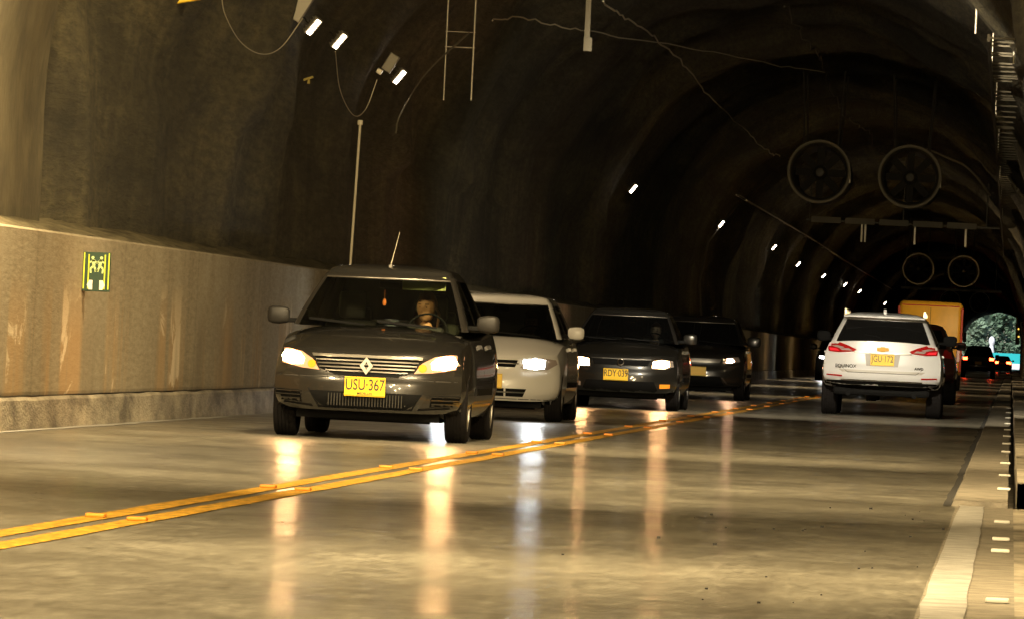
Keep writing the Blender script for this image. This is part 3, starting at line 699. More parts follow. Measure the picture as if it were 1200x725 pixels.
    for s in (1, -1):
        for i in range(len(kinds)-1):
            kd = kinds[i]
            for k in range(len(T)-1):
                key = kd if 1 <= k <= 3 and kd != 'p' else 'frame'
                if kd == 'ws' and k == 0: key = 'ws'
                if key in ('s1', 's2', 's3'): key = key + ('L' if s < 0 else 'R')
                try:
                    ff = gb(key)[0].faces.new((pv(key, s, i, k), pv(key, s, i+1, k), pv(key, s, i+1, k+1), pv(key, s, i, k+1)))
                    if key == 'frame' and k < 5: ff.material_index = 1
                except ValueError: pass
    bm, vv = gb('frame'); pts = data[-1][0]; top = [(X, y) for X, y in pts] + [(-X, y) for X, y in pts[-2:0:-1]]
    cy_ = (G['f1']+G['r1'])/2; prev = [pv('frame', 1, i, len(T)-1) for i in range(len(pts))] + [pv('frame', -1, i, len(T)-1) for i in range(len(pts)-2, 0, -1)]
    for s_, dz in ((.985, .018), (.95, .034), (.85, .052), (.6, .07), (.3, .078)):
        cur = [bm.verts.new((X*s_, cy_+(y-cy_)*s_, data[-1][2] + dz*G.get('rc', 1))) for X, y in top]
        for i in range(len(top)): bm.faces.new((prev[i], prev[(i+1) % len(top)], cur[(i+1) % len(top)], cur[i]))
        prev = cur
    bm.faces.new(prev)
    gfull = B()
    for key, (bm, _) in parts.items():
        me_ = bpy.data.meshes.new('tmp'); bm.to_mesh(me_); gfull.from_mesh(me_); bpy.data.meshes.remove(me_)
    cab = BVHTree.FromBMesh(gfull); gfull.free()
    names = {'frame': 'roof', 'ws': 'windshield', 'rw': 'rear_window'}
    for key, (bm, _) in parts.items():
        mt = [P['paint'], P.get('pillar', P['paint'])] if key == 'frame' else (P.get('sglass', P['glass']) if key[0] == 's' else P['glass'])
        finish(names.get(key, 'side_window'), bm, mt, root, smooth=40 if key != 'frame' else 50)
    # window seals round the windshield
    g = B(); pt = data[0][0]; 
    for k, rr in ((4, .012),):
        pts_ = [(-X, y-.004, data[k][2]) for X, y in pt[:0]]
    tl = data[4][0]; line_ = [(-tl[i][0], tl[i][1]-.006, data[4][2]) for i in range(4, 0, -1)] + [(tl[i][0], tl[i][1]-.006, data[4][2]) for i in range(0, 5)]
    tube(g, line_, .008, 6); finish('windshield_trim', g, P.get('trim', m_gchrome), root, smooth=60)
    # wheels
    for cy in P['axles']:
        for s in (-1, 1): wheel(root, s*(hw - P.get('tw', .195)/2 - .015), cy, r, P.get('tw', .195), s)
    # underbody
    g = B(); box(g, (-hw*.72, .35, zb-.02), (hw*.72, L-.35, zb+.1)); box(g, (-.5, P['axles'][0]-.05, zb-.04), (.5, P['axles'][0]+.05, zb+.02)); finish('underbody', g, m_blackp, root)
    # mirrors
    my = G['f0'] + .42; mz = G['z0'] + .075 + P.get('mdz', 0); sc = P.get('ms', 1)
    for s in (-1, 1):
        g = B(); x0 = hw*G['w0']
        prof = [(0, .05, .045), (.02, .075, .066), (.09, .085, .078), (.15, .08, .076), (.185, .06, .062), (.195, .02, .03)]
        rings = []
        for (dx, hy, hz) in prof:
            rings.append([g.verts.new((s*(x0+.055+dx*sc), my + (-.55*hy if math.cos(q_*PI/6) < 0 else .3*hy)*abs(math.cos(q_*PI/6))**.6, mz + .01*dx + hz*sc*math.copysign(abs(math.sin(q_*PI/6))**.6, math.sin(q_*PI/6)))) for q_ in range(12)])
        for A_, D_ in zip(rings, rings[1:]):
            for q_ in range(12): g.faces.new((A_[q_], A_[(q_+1) % 12], D_[(q_+1) % 12], D_[q_]))
        g.faces.new(rings[0]); g.faces.new(rings[-1]); 
        mo = finish('side_mirror', g, P.get('mpaint', P['paint']), root, smooth=50)
        g = B(); box(g, (s*(x0-.03), my-.03, mz-.06), (s*(x0+.10), my+.03, mz-.02), .008); finish('mirror_arm', g, m_blackp, mo)
        g = B(); box(g, (min(s*(x0+.09), s*(x0+.24)), my+.026, mz-.04), (max(s*(x0+.09), s*(x0+.24)), my+.03, mz+.04)); finish('mirror_glass', g, m_blackp, mo)
    # door seams and handles on both sides
    for s, sd in ((1, 'right'), (-1, 'left')):
        zt = itp(deck, G['yB']) - .07
        for yy in (G['yB'], max(P['axles'][0]+r+.12, G['f0']+.25)):
            patch(full, [(yy-.004, zb+.12), (yy+.004, zb+.12), (yy+.004, zt), (yy-.004, zt)], m_seam, 'door_gap', root, sd, off=.001, thick=.004, res=.08)
        for yy in (G['yB']-.16, G['yC0']-.12): patch(full, [(yy-.08, zt-.10), (yy+.08, zt-.10), (yy+.08, zt-.065), (yy-.08, zt-.065)], P.get('handle', P['paint']), 'door_handle', root, sd, off=.03, thick=.03, res=.06)
        patch(full, [(P['axles'][0]+r+.15, zb+.22), (P['axles'][1]-r-.12, zb+.22), (P['axles'][1]-r-.12, zb+.28), (P['axles'][0]+r+.15, zb+.28)], P.get('rub', m_blackp), 'side_moulding', root, sd, off=.012, thick=.015, res=.12)
    # interior
    if P.get('interior'):
        z0 = G['z0']; w0 = hw*G['w0']
        g = B(); box(g, (-w0*.93, G['f0']+.12, z0-.22), (w0*.93, G['f0']+.55, z0-.035), .03); box(g, (.2, G['f0']+.38, z0-.1), (.52, G['f0']+.62, z0+.03), .03); finish('dashboard', g, m_int, root, smooth=40)
        for X in (-.36, .36):
            yb = G['f0']+1.25; g = B(); box(g, (X-.24, yb-.5, .38), (X+.24, yb, .52), .04); box(g, (X-.235, yb, .45), (X+.235, yb+.12, 1.02), .05, Matrix.Translation((0, 0, 0)))
            box(g, (X-.125, yb+.05, 1.03), (X+.125, yb+.14, 1.27), .045); st = finish('front_seat', g, m_int, root, smooth=40)
        g = B(); box(g, (-.62, G['f0']+2.0, .4), (.62, G['f0']+2.15, 1.0), .05)
        for X in (-.38, .38): box(g, (X-.12, G['f0']+2.05, 1.0), (X+.12, G['f0']+2.13, 1.13), .03)
        finish('rear_seat', g, m_int, root, smooth=40)
        g = B(); M = Matrix.Translation((.36, G['f0']+.72, z0-.02)) @ Matrix.Rotation(R(-25), 4, 'X'); n0 = len(g.verts)
        rings = [[g.verts.new(M @ Vector(((.18+.010*math.cos(b_*PI/3))*math.cos(a_*PI/14), .010*math.sin(b_*PI/3), (.18+.010*math.cos(b_*PI/3))*math.sin(a_*PI/14)))) for b_ in range(6)] for a_ in range(28)]
        for a_ in range(28):
            for b_ in range(6): g.faces.new((rings[a_][b_], rings[(a_+1) % 28][b_], rings[(a_+1) % 28][(b_+1) % 6], rings[a_][(b_+1) % 6]))
        box(g, (-.17, -.01, -.02), (.17, .01, .02), .004, M); box(g, (-.06, -.02, -.06), (.06, .03, .05), .015, M); finish('steering_wheel', g, m_blackp, root, smooth=40)
        g = B(); box(g, (-.09, -.015, -.03), (.09, .015, .03), .012); rm = finish('rearview_mirror', g, m_blackp, root, smooth=40, loc=(0, G['f1']+.10, G['z1']-.10))
        if P.get('visor'):
            g = B(); box(g, (-.19, -.006, -.06), (.19, .006, .06), .005); finish('sun_visor', g, m_visor, root, loc=(.31, G['f1']+.085, G['z1']-.075))
    return root, full, cab, data

def plate(root, txt, y, z, rear=False, x=0, sub=None, w_=.34, h=.165):
    s = 1 if not rear else -1
    g = B(); box(g, (x-w_/2, y-.006, z-h/2), (x+w_/2, y+.006, z+h/2), .004); pl = finish('licence_plate', g, m_plate, root)
    g = B()
    for X0, X1, Z0, Z1 in ((-w_/2+.006, w_/2-.006, h/2-.011, h/2-.008), (-w_/2+.006, w_/2-.006, -h/2+.008, -h/2+.011)): box(g, (x+X0, y-.0075*s if s > 0 else y+.006, z+Z0), (x+X1, y-.006*s if s > 0 else y+.0075, z+Z1))
    finish('plate_border', g, m_plateink, pl)
    if txt: text_mesh('plate_lettering', txt, h*.80, m_plateink, pl, (x, y-.0075*s, z+h*.08), 0 if s > 0 else PI, sx=.70 if len(txt) > 4 else 1, bold=.001)
    if sub: text_mesh('plate_city', sub, h*.17, m_plateink, pl, (x, y-.0075*s, z-h*.35), 0 if s > 0 else PI, bold=.0003)
    return pl
def lamp_pair(root, full, poly, mt, L, side='front', name='headlight', off=.006, cores=None, core_mt=None, amber=None, only=None):
    for s, pl in ((1, poly), (-1, mir(poly))):
        if only and s != only: continue
        h = patch(full, pl, mt, name, root, side, off, .03, L, .03)
        if cores:
            for c_ in cores:
                q_ = c_ if s == 1 else mir(c_); patch(full, q_, core_mt, 'lamp_core', h, side, off+.004, .01, L, .03)
        if amber:
            X, Z, rr = amber; q_ = [(s*X + rr*math.cos(k*PI/6), Z + rr*math.sin(k*PI/6)) for k in range(12)]; patch(full, q_, m_amber, 'indicator', h, side, off+.006, .015, L, .03)
def hood_y(full, x, z, L=4):
    h = full.ray_cast(Vector((x, -3, z)), Vector((0, 1, 0))); return h[0].y if h[0] else 0
def wipers(root, data, paint_=m_blackp):
    p0, p1 = data[0], data[1]
    for X0, X1 in ((.5, -.02), (-.12, -.62)):
        def on(X, t):
            k = t; (a0, _, z0_), (a1, _, z1_) = data[0], data[2]; f_ = abs(X)/a0[-1][0] if a0[-1][0] else 0
            w0_ = max(p[0] for p in a0); q_ = min(1, abs(X)/w0_); y0_ = a0[0][1] + .16*q_*q_; y1_ = a1[0][1] + .16*q_*q_
            return Vector((X, y0_ + (y1_-y0_)*t - .03, z0_ + (z1_-z0_)*t + .005))
        g = B(); tube(g, [on(X0, .12), on((X0+X1)/2, .22), on(X1, .36)], .009, 6); tube(g, [on(X0*.9+X1*.1, .2), on(X1, .42)], .006, 5); finish('wiper', g, paint_, root, smooth=60)

# ---- person
def person(name, loc, label, shirt=m_shirt, skin=m_skin, hair=m_hair, turn=0, long_hair=True, s=1.0):
    J = [(0,0,0,.15), (0,.02,.2,.135), (0,.03,.36,.15), (0,.02,.47,.085), (0,0,.55,.05), (0,-.005,.60,.052)]
    E = [(0,1), (1,2), (2,3), (3,4), (4,5)]
    def chain(a0, pts):
        p = a0
        for q_ in pts: J.append(q_); E.append((p, len(J)-1)); p = len(J)-1
        return p
    for m_ in (-1, 1):
        chain(2, [(m_*.15,.03,.42,.065), (m_*.24,-.08,.24,.048), (m_*.235,-.17,.16,.042), (m_*.19,-.34,.27,.034), (m_*.17,-.42,.33,.027)])
        chain(0, [(m_*.10,-.06,-.01,.10), (m_*.14,-.46,.05,.07), (m_*.13,-.60,-.06,.052), (m_*.12,-.72,-.17,.042), (m_*.12,-.83,-.17,.033)])
    me = bpy.data.meshes.new(name); me.from_pydata([Vector(j[:3])*s for j in J], E, []); ob = bpy.data.objects.new(name, me); C.objects.link(ob)
    ob.modifiers.new('skin', 'SKIN'); ob.modifiers.new('sub', 'SUBSURF').levels = 2
    for i, j in enumerate(J): me.skin_vertices[0].data[i].radius = (j[3]*s, j[3]*s*(.75 if i in (1, 2, 3) else 1))
    me.skin_vertices[0].data[0].use_root = True
    bpy.context.view_layer.update(); b2 = bpy.data.meshes.new_from_object(ob.evaluated_get(bpy.context.evaluated_depsgraph_get())); bpy.data.objects.remove(ob)
    g = B(); g.from_mesh(b2)
    for f_ in g.faces:
        c_ = f_.calc_center_median(); f_.material_index = 1 if (c_.z > .50*s or (c_.y < -.30*s and c_.z > .24*s and abs(c_.x) > .13*s and c_.y > -.5*s)) else 0
    # fingers curled round the wheel rim
    for m_ in (-1, 1):
        for k in range(4):
            b0 = Vector((m_*(.185-.008*k), -.435, .36-.022*k))*s; f0 = len(g.faces)
            tube(g, [b0+Vector((0, .02, 0)), b0+Vector((0, -.025, .006))*s, b0+Vector((-m_*.022, -.045, 0))*s, b0+Vector((-m_*.04, -.03, -.004))*s], .0105*s, 6, taper=.008*s)
            g.faces.ensure_lookup_table()
            for f_ in g.faces[f0:]: f_.material_index = 1
        b0 = Vector((m_*.16, -.42, .37))*s; f0 = len(g.faces); tube(g, [b0, b0+Vector((-m_*.03, -.01, .015))*s, b0+Vector((-m_*.05, -.025, .01))*s], .011*s, 6, taper=.009*s); g.faces.ensure_lookup_table()
        for f_ in g.faces[f0:]: f_.material_index = 1
    # head with a face
    f0 = len(g.faces); rt = bmesh.ops.create_uvsphere(g, u_segments=56, v_segments=44, radius=1); T_ = Matrix.Rotation(turn, 3, 'Z')
    for v in rt['verts']:
        p = v.co.copy(); z_ = p.z; wj = 1 - .22*max(0, -z_)**1.3
        q_ = Vector((p.x*.075*wj, p.y*.095*(1-.08*max(0, -z_)), p.z*.118))
        if p.y < -.3:
            ax = abs(p.x)
            q_.y -= .022*math.exp(-(p.x/.16)**2 - ((z_+.12)/.17)**2)           # nose
            q_.y += .010*math.exp(-((ax-.40)/.13)**2 - ((z_-.08)/.12)**2)      # eye sockets
            q_.y -= .007*math.exp(-(p.x/.3)**2 - ((z_+.45)/.08)**2)            # lips
            q_.y -= .006*math.exp(-(p.x/.3)**2 - ((z_+.82)/.15)**2)            # chin
        v.co = (T_ @ q_)*s + Vector((0, -.02, .70))*s
    g.faces.ensure_lookup_table()
    for f_ in g.faces[f0:]:
        c_ = (T_.inverted() @ (f_.calc_center_median() - Vector((0, -.02, .70))*s))/s; f_.material_index = 1
        if c_.y < -.05 and abs(c_.z-.008) < .004 and .022 < abs(c_.x) < .035: f_.material_index = 2
        if c_.y < -.05 and abs(c_.z+.053) < .0055 and abs(c_.x) < .02: f_.material_index = 3
        if c_.y < -.05 and abs(c_.z-.028) < .0035 and .016 < abs(c_.x) < .046: f_.material_index = 4
    for m_ in (-1, 1): box(g, (m_*.074*s-.008, -.03, .67*s), (m_*.074*s+.008, .005, .73*s), .005)
    o = finish('person', g, [shirt, skin, m_plateink, mat('lips', (.42, .17, .10), .5), hair], smooth=60); o.location = loc
    g = B(); rt = bmesh.ops.create_uvsphere(g, u_segments=26, v_segments=20, radius=1)
    dl = []
    for v in rt['verts']:
        p = v.co.copy(); 
        if p.y < -.50 + .25*max(0, p.z) and p.z < .40: dl.append(v); continue
        if not long_hair and p.z < -.2: dl.append(v); continue
        n_ = .006*noise.noise(p*4); q_ = Vector((p.x*(.086+n_), p.y*(.106+n_) + .005, p.z*(.13+n_)))
        if long_hair and p.z < 0: q_.z *= 2.1; q_.x *= 1.2 - .25*p.z; q_.y += .02
        v.co = (T_ @ q_)*s + Vector((0, -.015, .705))*s
    bmesh.ops.delete(g, geom=dl, context='VERTS'); finish('hair', g, hair, o, smooth=70)
    tag(o, label, 'person'); return o

# ---- 1: charcoal sedan -------------------------------------------------
P1 = dict(visor=True, L=4.25, W=1.70, pillar=p_black, mpaint=m_dull, zb=.19, paint=p_grey, glass=m_gl1, sglass=m_gls, r=.305, axles=(.80, 3.43), interior=True,
          deck=[(0, .70), (.06, .73), (.2, .80), (.5, .88), (.9, .945), (1.25, .975), (2.2, .985), (3.3, 1.02), (3.6, 1.04), (4.1, 1.02), (4.25, .98)], kf=.50,
          gh=dict(w0=.90, w1=.66, f0=1.00, f1=1.72, r0=3.75, r1=3.15, yB=2.15, yC0=3.05, yC1=2.95, z0=.955, z1=1.435, zs=.0, rc=1.0), ms=1.0)
r1, full, cab, data = car(P1, 'sedan', (-5.465, 58.55, 0))
tag(r1, 'charcoal sedan with lit headlights, nearest of the oncoming cars', 'car', 'oncoming cars queued in the left lane')
hl = [(.405, .580), (.56, .592), (.80, .640), (.79, .745), (.70, .755), (.57, .730), (.47, .672)]
lamp_pair(r1, full, hl, m_halo, 4.25, cores=[[(.555, .625), (.66, .62), (.74, .645), (.755, .69), (.725, .738), (.66, .74), (.585, .72), (.545, .675)]], core_mt=m_hl, amber=(.475, .628, .036))
gr = [(-.45, .70), (-.41, .60), (-.26, .545), (.26, .545), (.41, .60), (.45, .70)]
gp = patch(full, gr, m_blackp, 'grille', r1, 'front', .004, .02)
for z_, hw_ in ((.672, .438), (.642, .425), (.612, .408), (.582, .35)):
    patch(full, [(-hw_, z_-.006), (hw_, z_-.006), (hw_, z_+.006), (-hw_, z_+.006)], m_gchrome, 'slat', gp, 'front', .016, .02)
patch(full, [(-.47, .698), (.47, .698), (.475, .722), (-.475, .722)], m_gchrome, 'grille_trim', gp, 'front', .02, .03)
yy = hood_y(full, 0, .63) - .03
g = B()
for s in (1, -1):                                            # hollow elongated diamond emblem
    o4 = [(0, .075), (s*.056, 0), (0, -.075)]; i4 = [(0, .036), (s*.022, 0), (0, -.036)]
    for k in range(2):
        vs = [g.verts.new((p[0], yy, .63+p[1])) for p in (o4[k], o4[k+1], i4[k+1], i4[k])]; g.faces.new(vs)
r_ = bmesh.ops.extrude_face_region(g, geom=g.faces[:])
for v in [v for v in r_['geom'] if isinstance(v, bmesh.types.BMVert)]: v.co.y -= .012
finish('emblem', g, mat('emblem_metal', (.5, .48, .42), .35, .5), gp)
patch(full, [(-.50, .405), (-.40, .30), (-.34, .268), (.34, .268), (.40, .30), (.50, .405)], m_blackp, 'lower_intake', r1, 'front', .003, .02)
g = B(); yb = hood_y(full, 0, .33) - .008
for k in range(26):
    X = -.31 + k*.025; box(g, (X-.004, yb-.004+.05*abs(X)**2, .285), (X+.004, yb+.003+.05*abs(X)**2, .39))
finish('intake_mesh', g, m_seam, r1)
for s in (1, -1):
    pl = [(.545, .30), (.78, .315), (.80, .345), (.80, .405), (.57, .40)]; v_ = patch(full, pl if s > 0 else mir(pl), m_blackp, 'bumper_vent', r1, 'front', .004, .015)
    for z_ in (.330, .362, .392):
        pl = [(.56, z_-.006), (.79, z_-.003), (.79, z_+.006), (.565, z_+.004)]; patch(full, pl if s > 0 else mir(pl), p_grey, 'vent_slat', v_, 'front', .018, .015)
    pl = [(.40, .262), (.44, .262), (.555, .415), (.50, .425), (.475, .39)]; patch(full, pl if s > 0 else mir(pl), p_grey, 'bumper_rib', r1, 'front', .022, .03)
patch(full, [(-.72, .275), (-.40, .243), (.40, .243), (.72, .275), (.72, .292), (.40, .262), (-.40, .262), (-.72, .292)], p_grey, 'chin_strip', r1, 'front', .022, .03)
patch(full, [(-.80, .520), (.80, .520), (.80, .527), (-.80, .527)], m_seam, 'bumper_gap', r1, 'front', .001, .004)
plate(r1, 'USU·367', hood_y(full, 0, .46)-.028, .452, sub='MEDELLIN', w_=.35, h=.165)
wipers(r1, data)
g = B(); box(g, (-.02, 1.86, 1.475), (.02, 1.93, 1.515), .008); an = finish('antenna_base', g, m_gchrome, r1)
g = B(); tube(g, [(0, 1.89, 1.51), (.055, 2.0, 1.80)], .004, 6, taper=.002); finish('antenna', g, m_steel, r1)
g = B(); lathe(g, [(0, .001), (.005, .012), (.03, .018), (.06, .012), (.065, .001)], 12, 'z'); tube(g, [(0, 0, .06), (0, 0, .14)], .002, 4)
tag(finish('ornament', g, mat('orange_ornament', (.8, .22, .04), .5), loc=(-5.50, 60.37, 1.15), smooth=40), 'small orange and pale ornament hanging from the mirror of the charcoal sedan', 'ornament')
person('driver', (-5.15, 58.55+2.10, .38), 'woman with long brown hair driving the charcoal sedan, hands on the wheel', turn=R(-14), s=1.1)

# ---- 2: off white hatchback -------------------------------------------
P2 = dict(L=3.85, W=1.65, zb=.17, paint=p_white, glass=m_gl2, r=.29, axles=(.76, 3.25), interior=True, kf=.62,
          deck=[(0, .66), (.06, .70), (.25, .79), (.6, .88), (.95, .94), (1.3, .965), (2.4, .98), (3.4, 1.0), (3.85, .96)],
          gh=dict(w0=.90, w1=.67, f0=.95, f1=1.62, r0=3.72, r1=3.30, yB=2.05, yC0=2.95, yC1=2.85, z0=.935, z1=1.355, rc=1.0), ms=.95, mpaint=p_white)
r2, full, cab, data = car(P2, 'hatchback', (-5.86, 77.5, 0))
tag(r2, 'off white hatchback with glaring white headlights behind the charcoal sedan', 'car', 'oncoming cars queued in the left lane')
lamp_pair(r2, full, [(.36, .60), (.50, .57), (.66, .585), (.76, .65), (.74, .70), (.60, .715), (.42, .69)], m_tailclr, 3.85, cores=[[(.40, .60), (.52, .585), (.62, .60), (.63, .69), (.52, .705), (.40, .68)]], core_mt=m_hlw)
patch(full, [(-.30, .60), (.30, .60), (.33, .68), (-.33, .68)], m_blackp, 'grille', r2, 'front', .004, .02)
patch(full, [(-.34, .635), (.34, .635), (.34, .648), (-.34, .648)], m_chrome, 'grille_bar', r2, 'front', .018, .02)
li = patch(full, [(-.40, .27), (.40, .27), (.44, .36), (-.44, .36)], m_blackp, 'lower_intake', r2, 'front', .004, .02)
patch(full, [(-.42, .31), (.42, .31), (.42, .325), (-.42, .325)], m_gchrome, 'slat', li, 'front', .018, .02)
for X in (-.2, 0, .2): patch(full, [(X-.01, .27), (X+.01, .27), (X+.01, .36), (X-.01, .36)], p_white, 'slat', li, 'front', .016, .02)
patch(full, [(-.72, .24), (.72, .24), (.72, .247), (-.72, .247)], m_seam, 'bumper_gap', r2, 'front', .001, .004)
for s in (1, -1):
    pl = [(.50, .29), (.70, .31), (.70, .385), (.50, .375)]; patch(full, pl if s > 0 else mir(pl), p_white, 'fog_lamp_cover', r2, 'front', .014, .02)
plate(r2, '  ·28', hood_y(full, 0, .44)-.03, .44); wipers(r2, data)
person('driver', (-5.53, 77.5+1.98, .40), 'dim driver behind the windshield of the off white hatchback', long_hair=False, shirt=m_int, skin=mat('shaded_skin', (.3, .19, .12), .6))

# ---- 3: dark grey small sedan ------------------------------------------
P3 = dict(pillar=p_black, L=4.2, W=1.67, zb=.19, paint=p_dgrey, glass=m_gl2, r=.29, axles=(.80, 3.25), interior=True, kf=.55,
          deck=[(0, .70), (.06, .74), (.25, .82), (.6, .90), (.95, .95), (1.3, .98), (2.4, .99), (3.5, 1.03), (4.2, .96)],
          gh=dict(w0=.90, w1=.67, f0=1.0, f1=1.72, r0=3.65, r1=3.05, yB=2.12, yC0=3.0, yC1=2.9, z0=.95, z1=1.365, rc=1.0), ms=1.0, trim=m_gchrome)
r3, full, cab, data = car(P3, 'sedan', (-5.50, 97.55, 0))
tag(r3, 'dark grey sedan with warm headlights and a yellow plate behind the off white hatchback', 'car', 'oncoming cars queued in the left lane')
lamp_pair(r3, full, [(.43, .585), (.60, .58), (.74, .63), (.72, .71), (.60, .72), (.45, .69)], m_tailclr, 4.2, cores=[[(.45, .60), (.62, .60), (.68, .63), (.67, .70), (.58, .71), (.46, .69)]], core_mt=m_hl3)
gp = patch(full, [(-.38, .62), (.38, .62), (.42, .71), (-.42, .71)], m_blackp, 'grille', r3, 'front', .004, .02)
patch(full, [(-.42, .705), (.42, .705), (.43, .72), (-.43, .72)], m_gchrome, 'grille_trim', gp, 'front', .016, .02)
g = B(); yy = hood_y(full, 0, .665)-.02; lathe(g, [(0, .045), (-.01, .05), (-.014, .036), (-.004, .034)], 20, 'y', (0, yy, .665), closed=True); finish('emblem', g, m_chrome, gp, smooth=40)
patch(full, [(-.55, .24), (.55, .24), (.48, .40), (-.48, .40)], m_blackp, 'lower_intake', r3, 'front', .004, .02)
for s in (1, -1):
    pl = [(.56, .31), (.70, .32), (.70, .375), (.56, .37)]; patch(full, pl if s > 0 else mir(pl), m_amber if s > 0 else m_tailclr, 'fog_lamp', r3, 'front', .012, .02)
plate(r3, 'RDY·039', hood_y(full, 0, .48)-.03, .485, x=-.06, w_=.35, h=.165); wipers(r3, data)
patch(full, [(3.95, .66), (4.12, .66), (4.12, .86), (3.95, .86)], m_taillit, 'tail_lamp', r3, 'right', .006, .02)
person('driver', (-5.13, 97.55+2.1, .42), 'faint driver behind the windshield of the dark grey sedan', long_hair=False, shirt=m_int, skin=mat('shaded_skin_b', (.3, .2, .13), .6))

# ---- 4: black hatchback ------------------------------------------------
P4 = dict(pillar=p_black, L=4.0, W=1.72, zb=.19, paint=p_black, glass=m_gl3, r=.30, axles=(.80, 3.3), kf=.6,
          deck=[(0, .72), (.06, .77), (.25, .87), (.6, .95), (.95, .99), (1.3, 1.01), (2.4, 1.03), (3.4, 1.04), (4.0, .98)],
          gh=dict(w0=.90, w1=.70, f0=.95, f1=1.6, r0=3.85, r1=3.4, yB=2.1, yC0=3.0, yC1=2.9, z0=.98, z1=1.42, rc=1.0), ms=1.25)
r4, full, cab, data = car(P4, 'hatchback', (-5.58, 123.1, 0))
tag(r4, 'black car with violet tinged headlights, fourth in the oncoming queue', 'car', 'oncoming cars queued in the left lane')
lamp_pair(r4, full, [(.45, .66), (.62, .655), (.76, .70), (.72, .78), (.60, .77), (.47, .73)], m_tailclr, 4, cores=[[(.52, .675), (.60, .67), (.66, .70), (.62, .75), (.53, .74)]], core_mt=m_hlb)
patch(full, [(-.40, .66), (.40, .66), (.43, .73), (-.43, .73)], m_gchrome, 'grille', r4, 'front', .004, .02)
patch(full, [(-.5, .25), (.5, .25), (.42, .42), (-.42, .42)], m_blackp, 'lower_intake', r4, 'front', .004, .02)
for s in (1, -1):
    pl = [(.44, .40), (.47, .40), (.56, .29), (.76, .27), (.76, .255), (.54, .27)]; patch(full, pl if s > 0 else mir(pl), m_gchrome, 'bumper_trim', r4, 'front', .015, .02)
plate(r4, '', hood_y(full, 0, .50)-.03, .50); wipers(r4, data)

# ---- 5: far dark car behind the white SUV ------------------------------
P5 = dict(P4); P5.update(paint=p_black, W=1.8, deck=[(y_, z_+.08) for y_, z_ in P4['deck']], gh=dict(P4['gh'], z0=1.06, z1=1.6), ms=1.3, r=.33)
r5, full, cab, data = car(P5, 'hatchback', (-5.72, 233.5, 0))
tag(r5, 'far black car with one starry headlight showing left of the white SUV', 'car', 'oncoming cars queued in the left lane')
lamp_pair(r5, full, [(.50, .72), (.80, .76), (.78, .86), (.52, .84)], m_tailclr, 4, cores=[[(.56, .745), (.74, .76), (.74, .83), (.56, .82)]], core_mt=m_hlw)
patch(full, [(-.40, .72), (.40, .72), (.43, .80), (-.43, .80)], m_gchrome, 'grille', r5, 'front', .004, .02)

# ---- 6: white SUV seen from behind -------------------------------------
P6 = dict(L=4.65, W=1.86, zb=.42, paint=p_suv, glass=m_gl3, r=.36, axles=(.92, 3.65), tw=.235, kf=.5, kr=.30, crown=.05,
          deck=[(0, .86), (.1, .92), (.5, 1.02), (1.1, 1.08), (2.2, 1.10), (3.6, 1.14), (4.3, 1.16), (4.65, 1.13)],
          pr=[(0, .10), (.15, .02), (.32, .0), (.42, .03), (.6, .06), (1, .10)],
          wz=[(0, .93), (.12, .985), (.3, 1), (.6, .985), (.8, .955), (1, .90)],
          gh=dict(w0=.885, w1=.68, f0=1.05, f1=1.85, r0=4.52, r1=4.12, yB=2.35, yC0=3.4, yC1=3.3, z0=1.10, z1=1.50, rc=1.15, q=True), ms=1.1, mdz=.02, mpaint=m_blackp)
r6, full, cab, data = car(P6, 'suv', (-1.95, 105.0+4.65, 0), PI)
r6.name = 'suv'
tag(r6, 'white SUV seen from behind with dark rear window, driving away in the right lane', 'car', 'cars driving away in the right lane')
L6 = 4.65
for s in (1, -1):
    pl = [(.88, .965), (.88, 1.115), (.70, 1.12), (.52, 1.06), (.40, 1.005), (.44, .975), (.66, .955)]; t_ = patch(full, pl if s > 0 else mir(pl), m_tail, 'tail_lamp', r6, 'rear', .012, .03, L6)
    for pl, mt in (([(.46, .985), (.62, .985), (.66, 1.01), (.52, 1.02)], m_tailclr), ([(.58, 1.03), (.70, 1.06), (.80, 1.055), (.72, 1.03), (.64, 1.015)], m_tailclr), ([(.66, .975), (.80, .98), (.82, 1.02), (.70, 1.005)], mat('red_brake_lens', (.5, .01, .02), .2, emit=(1, .05, .06), estr=.5))):
        patch(full, pl if s > 0 else mir(pl), mt, 'lens_strip', t_, 'rear', .016, .01, L6, .02)
    pl = [(.60, .585), (.84, .60), (.84, .62), (.60, .61)]; patch(full, pl if s > 0 else mir(pl), m_tail, 'rear_reflector', r6, 'rear', .01, .02, L6)
patch(full, [(-.44, .955), (.44, .955), (.44, .975), (-.44, .975)], m_gchrome, 'tailgate_trim', r6, 'rear', .02, .03, L6)
patch(full, [(-.24, .765), (.24, .765), (.27, .95), (-.27, .95)], mat('recess_paint', (.3, .28, .25), .5), 'plate_recess', r6, 'rear', .003, .01, L6)
tg = patch(full, [(-.60, .72), (-.52, .655), (.52, .655), (.60, .72), (.60, .728), (.52, .664), (-.52, .664), (-.60, .728)], m_seam, 'tailgate_gap', r6, 'rear', .002, .004, L6)
patch(full, [(-.60, .66), (.60, .66), (.66, .70), (-.66, .70)], mat('lower_panel', (.36, .34, .3), .5), 'lower_panel', r6, 'rear', .001, .004, L6)
patch(full, [(-.86, .42), (.86, .42), (.88, .53), (-.88, .53)], m_blackp, 'bumper_cladding', r6, 'rear', .012, .03, L6)
patch(full, [(-.62, .535), (.62, .535), (.62, .55), (-.62, .55)], m_chrome, 'bumper_strip', r6, 'rear', .02, .03, L6)
g = B(); box(g, (-.74, 4.0, .31), (.74, 4.36, .44), .05)
for X in (-.5, .5): tube(g, [(X, 4.2, .33), (X, 4.5, .33)], .035, 10)
finish('rear_valance', g, m_blackp, r6)
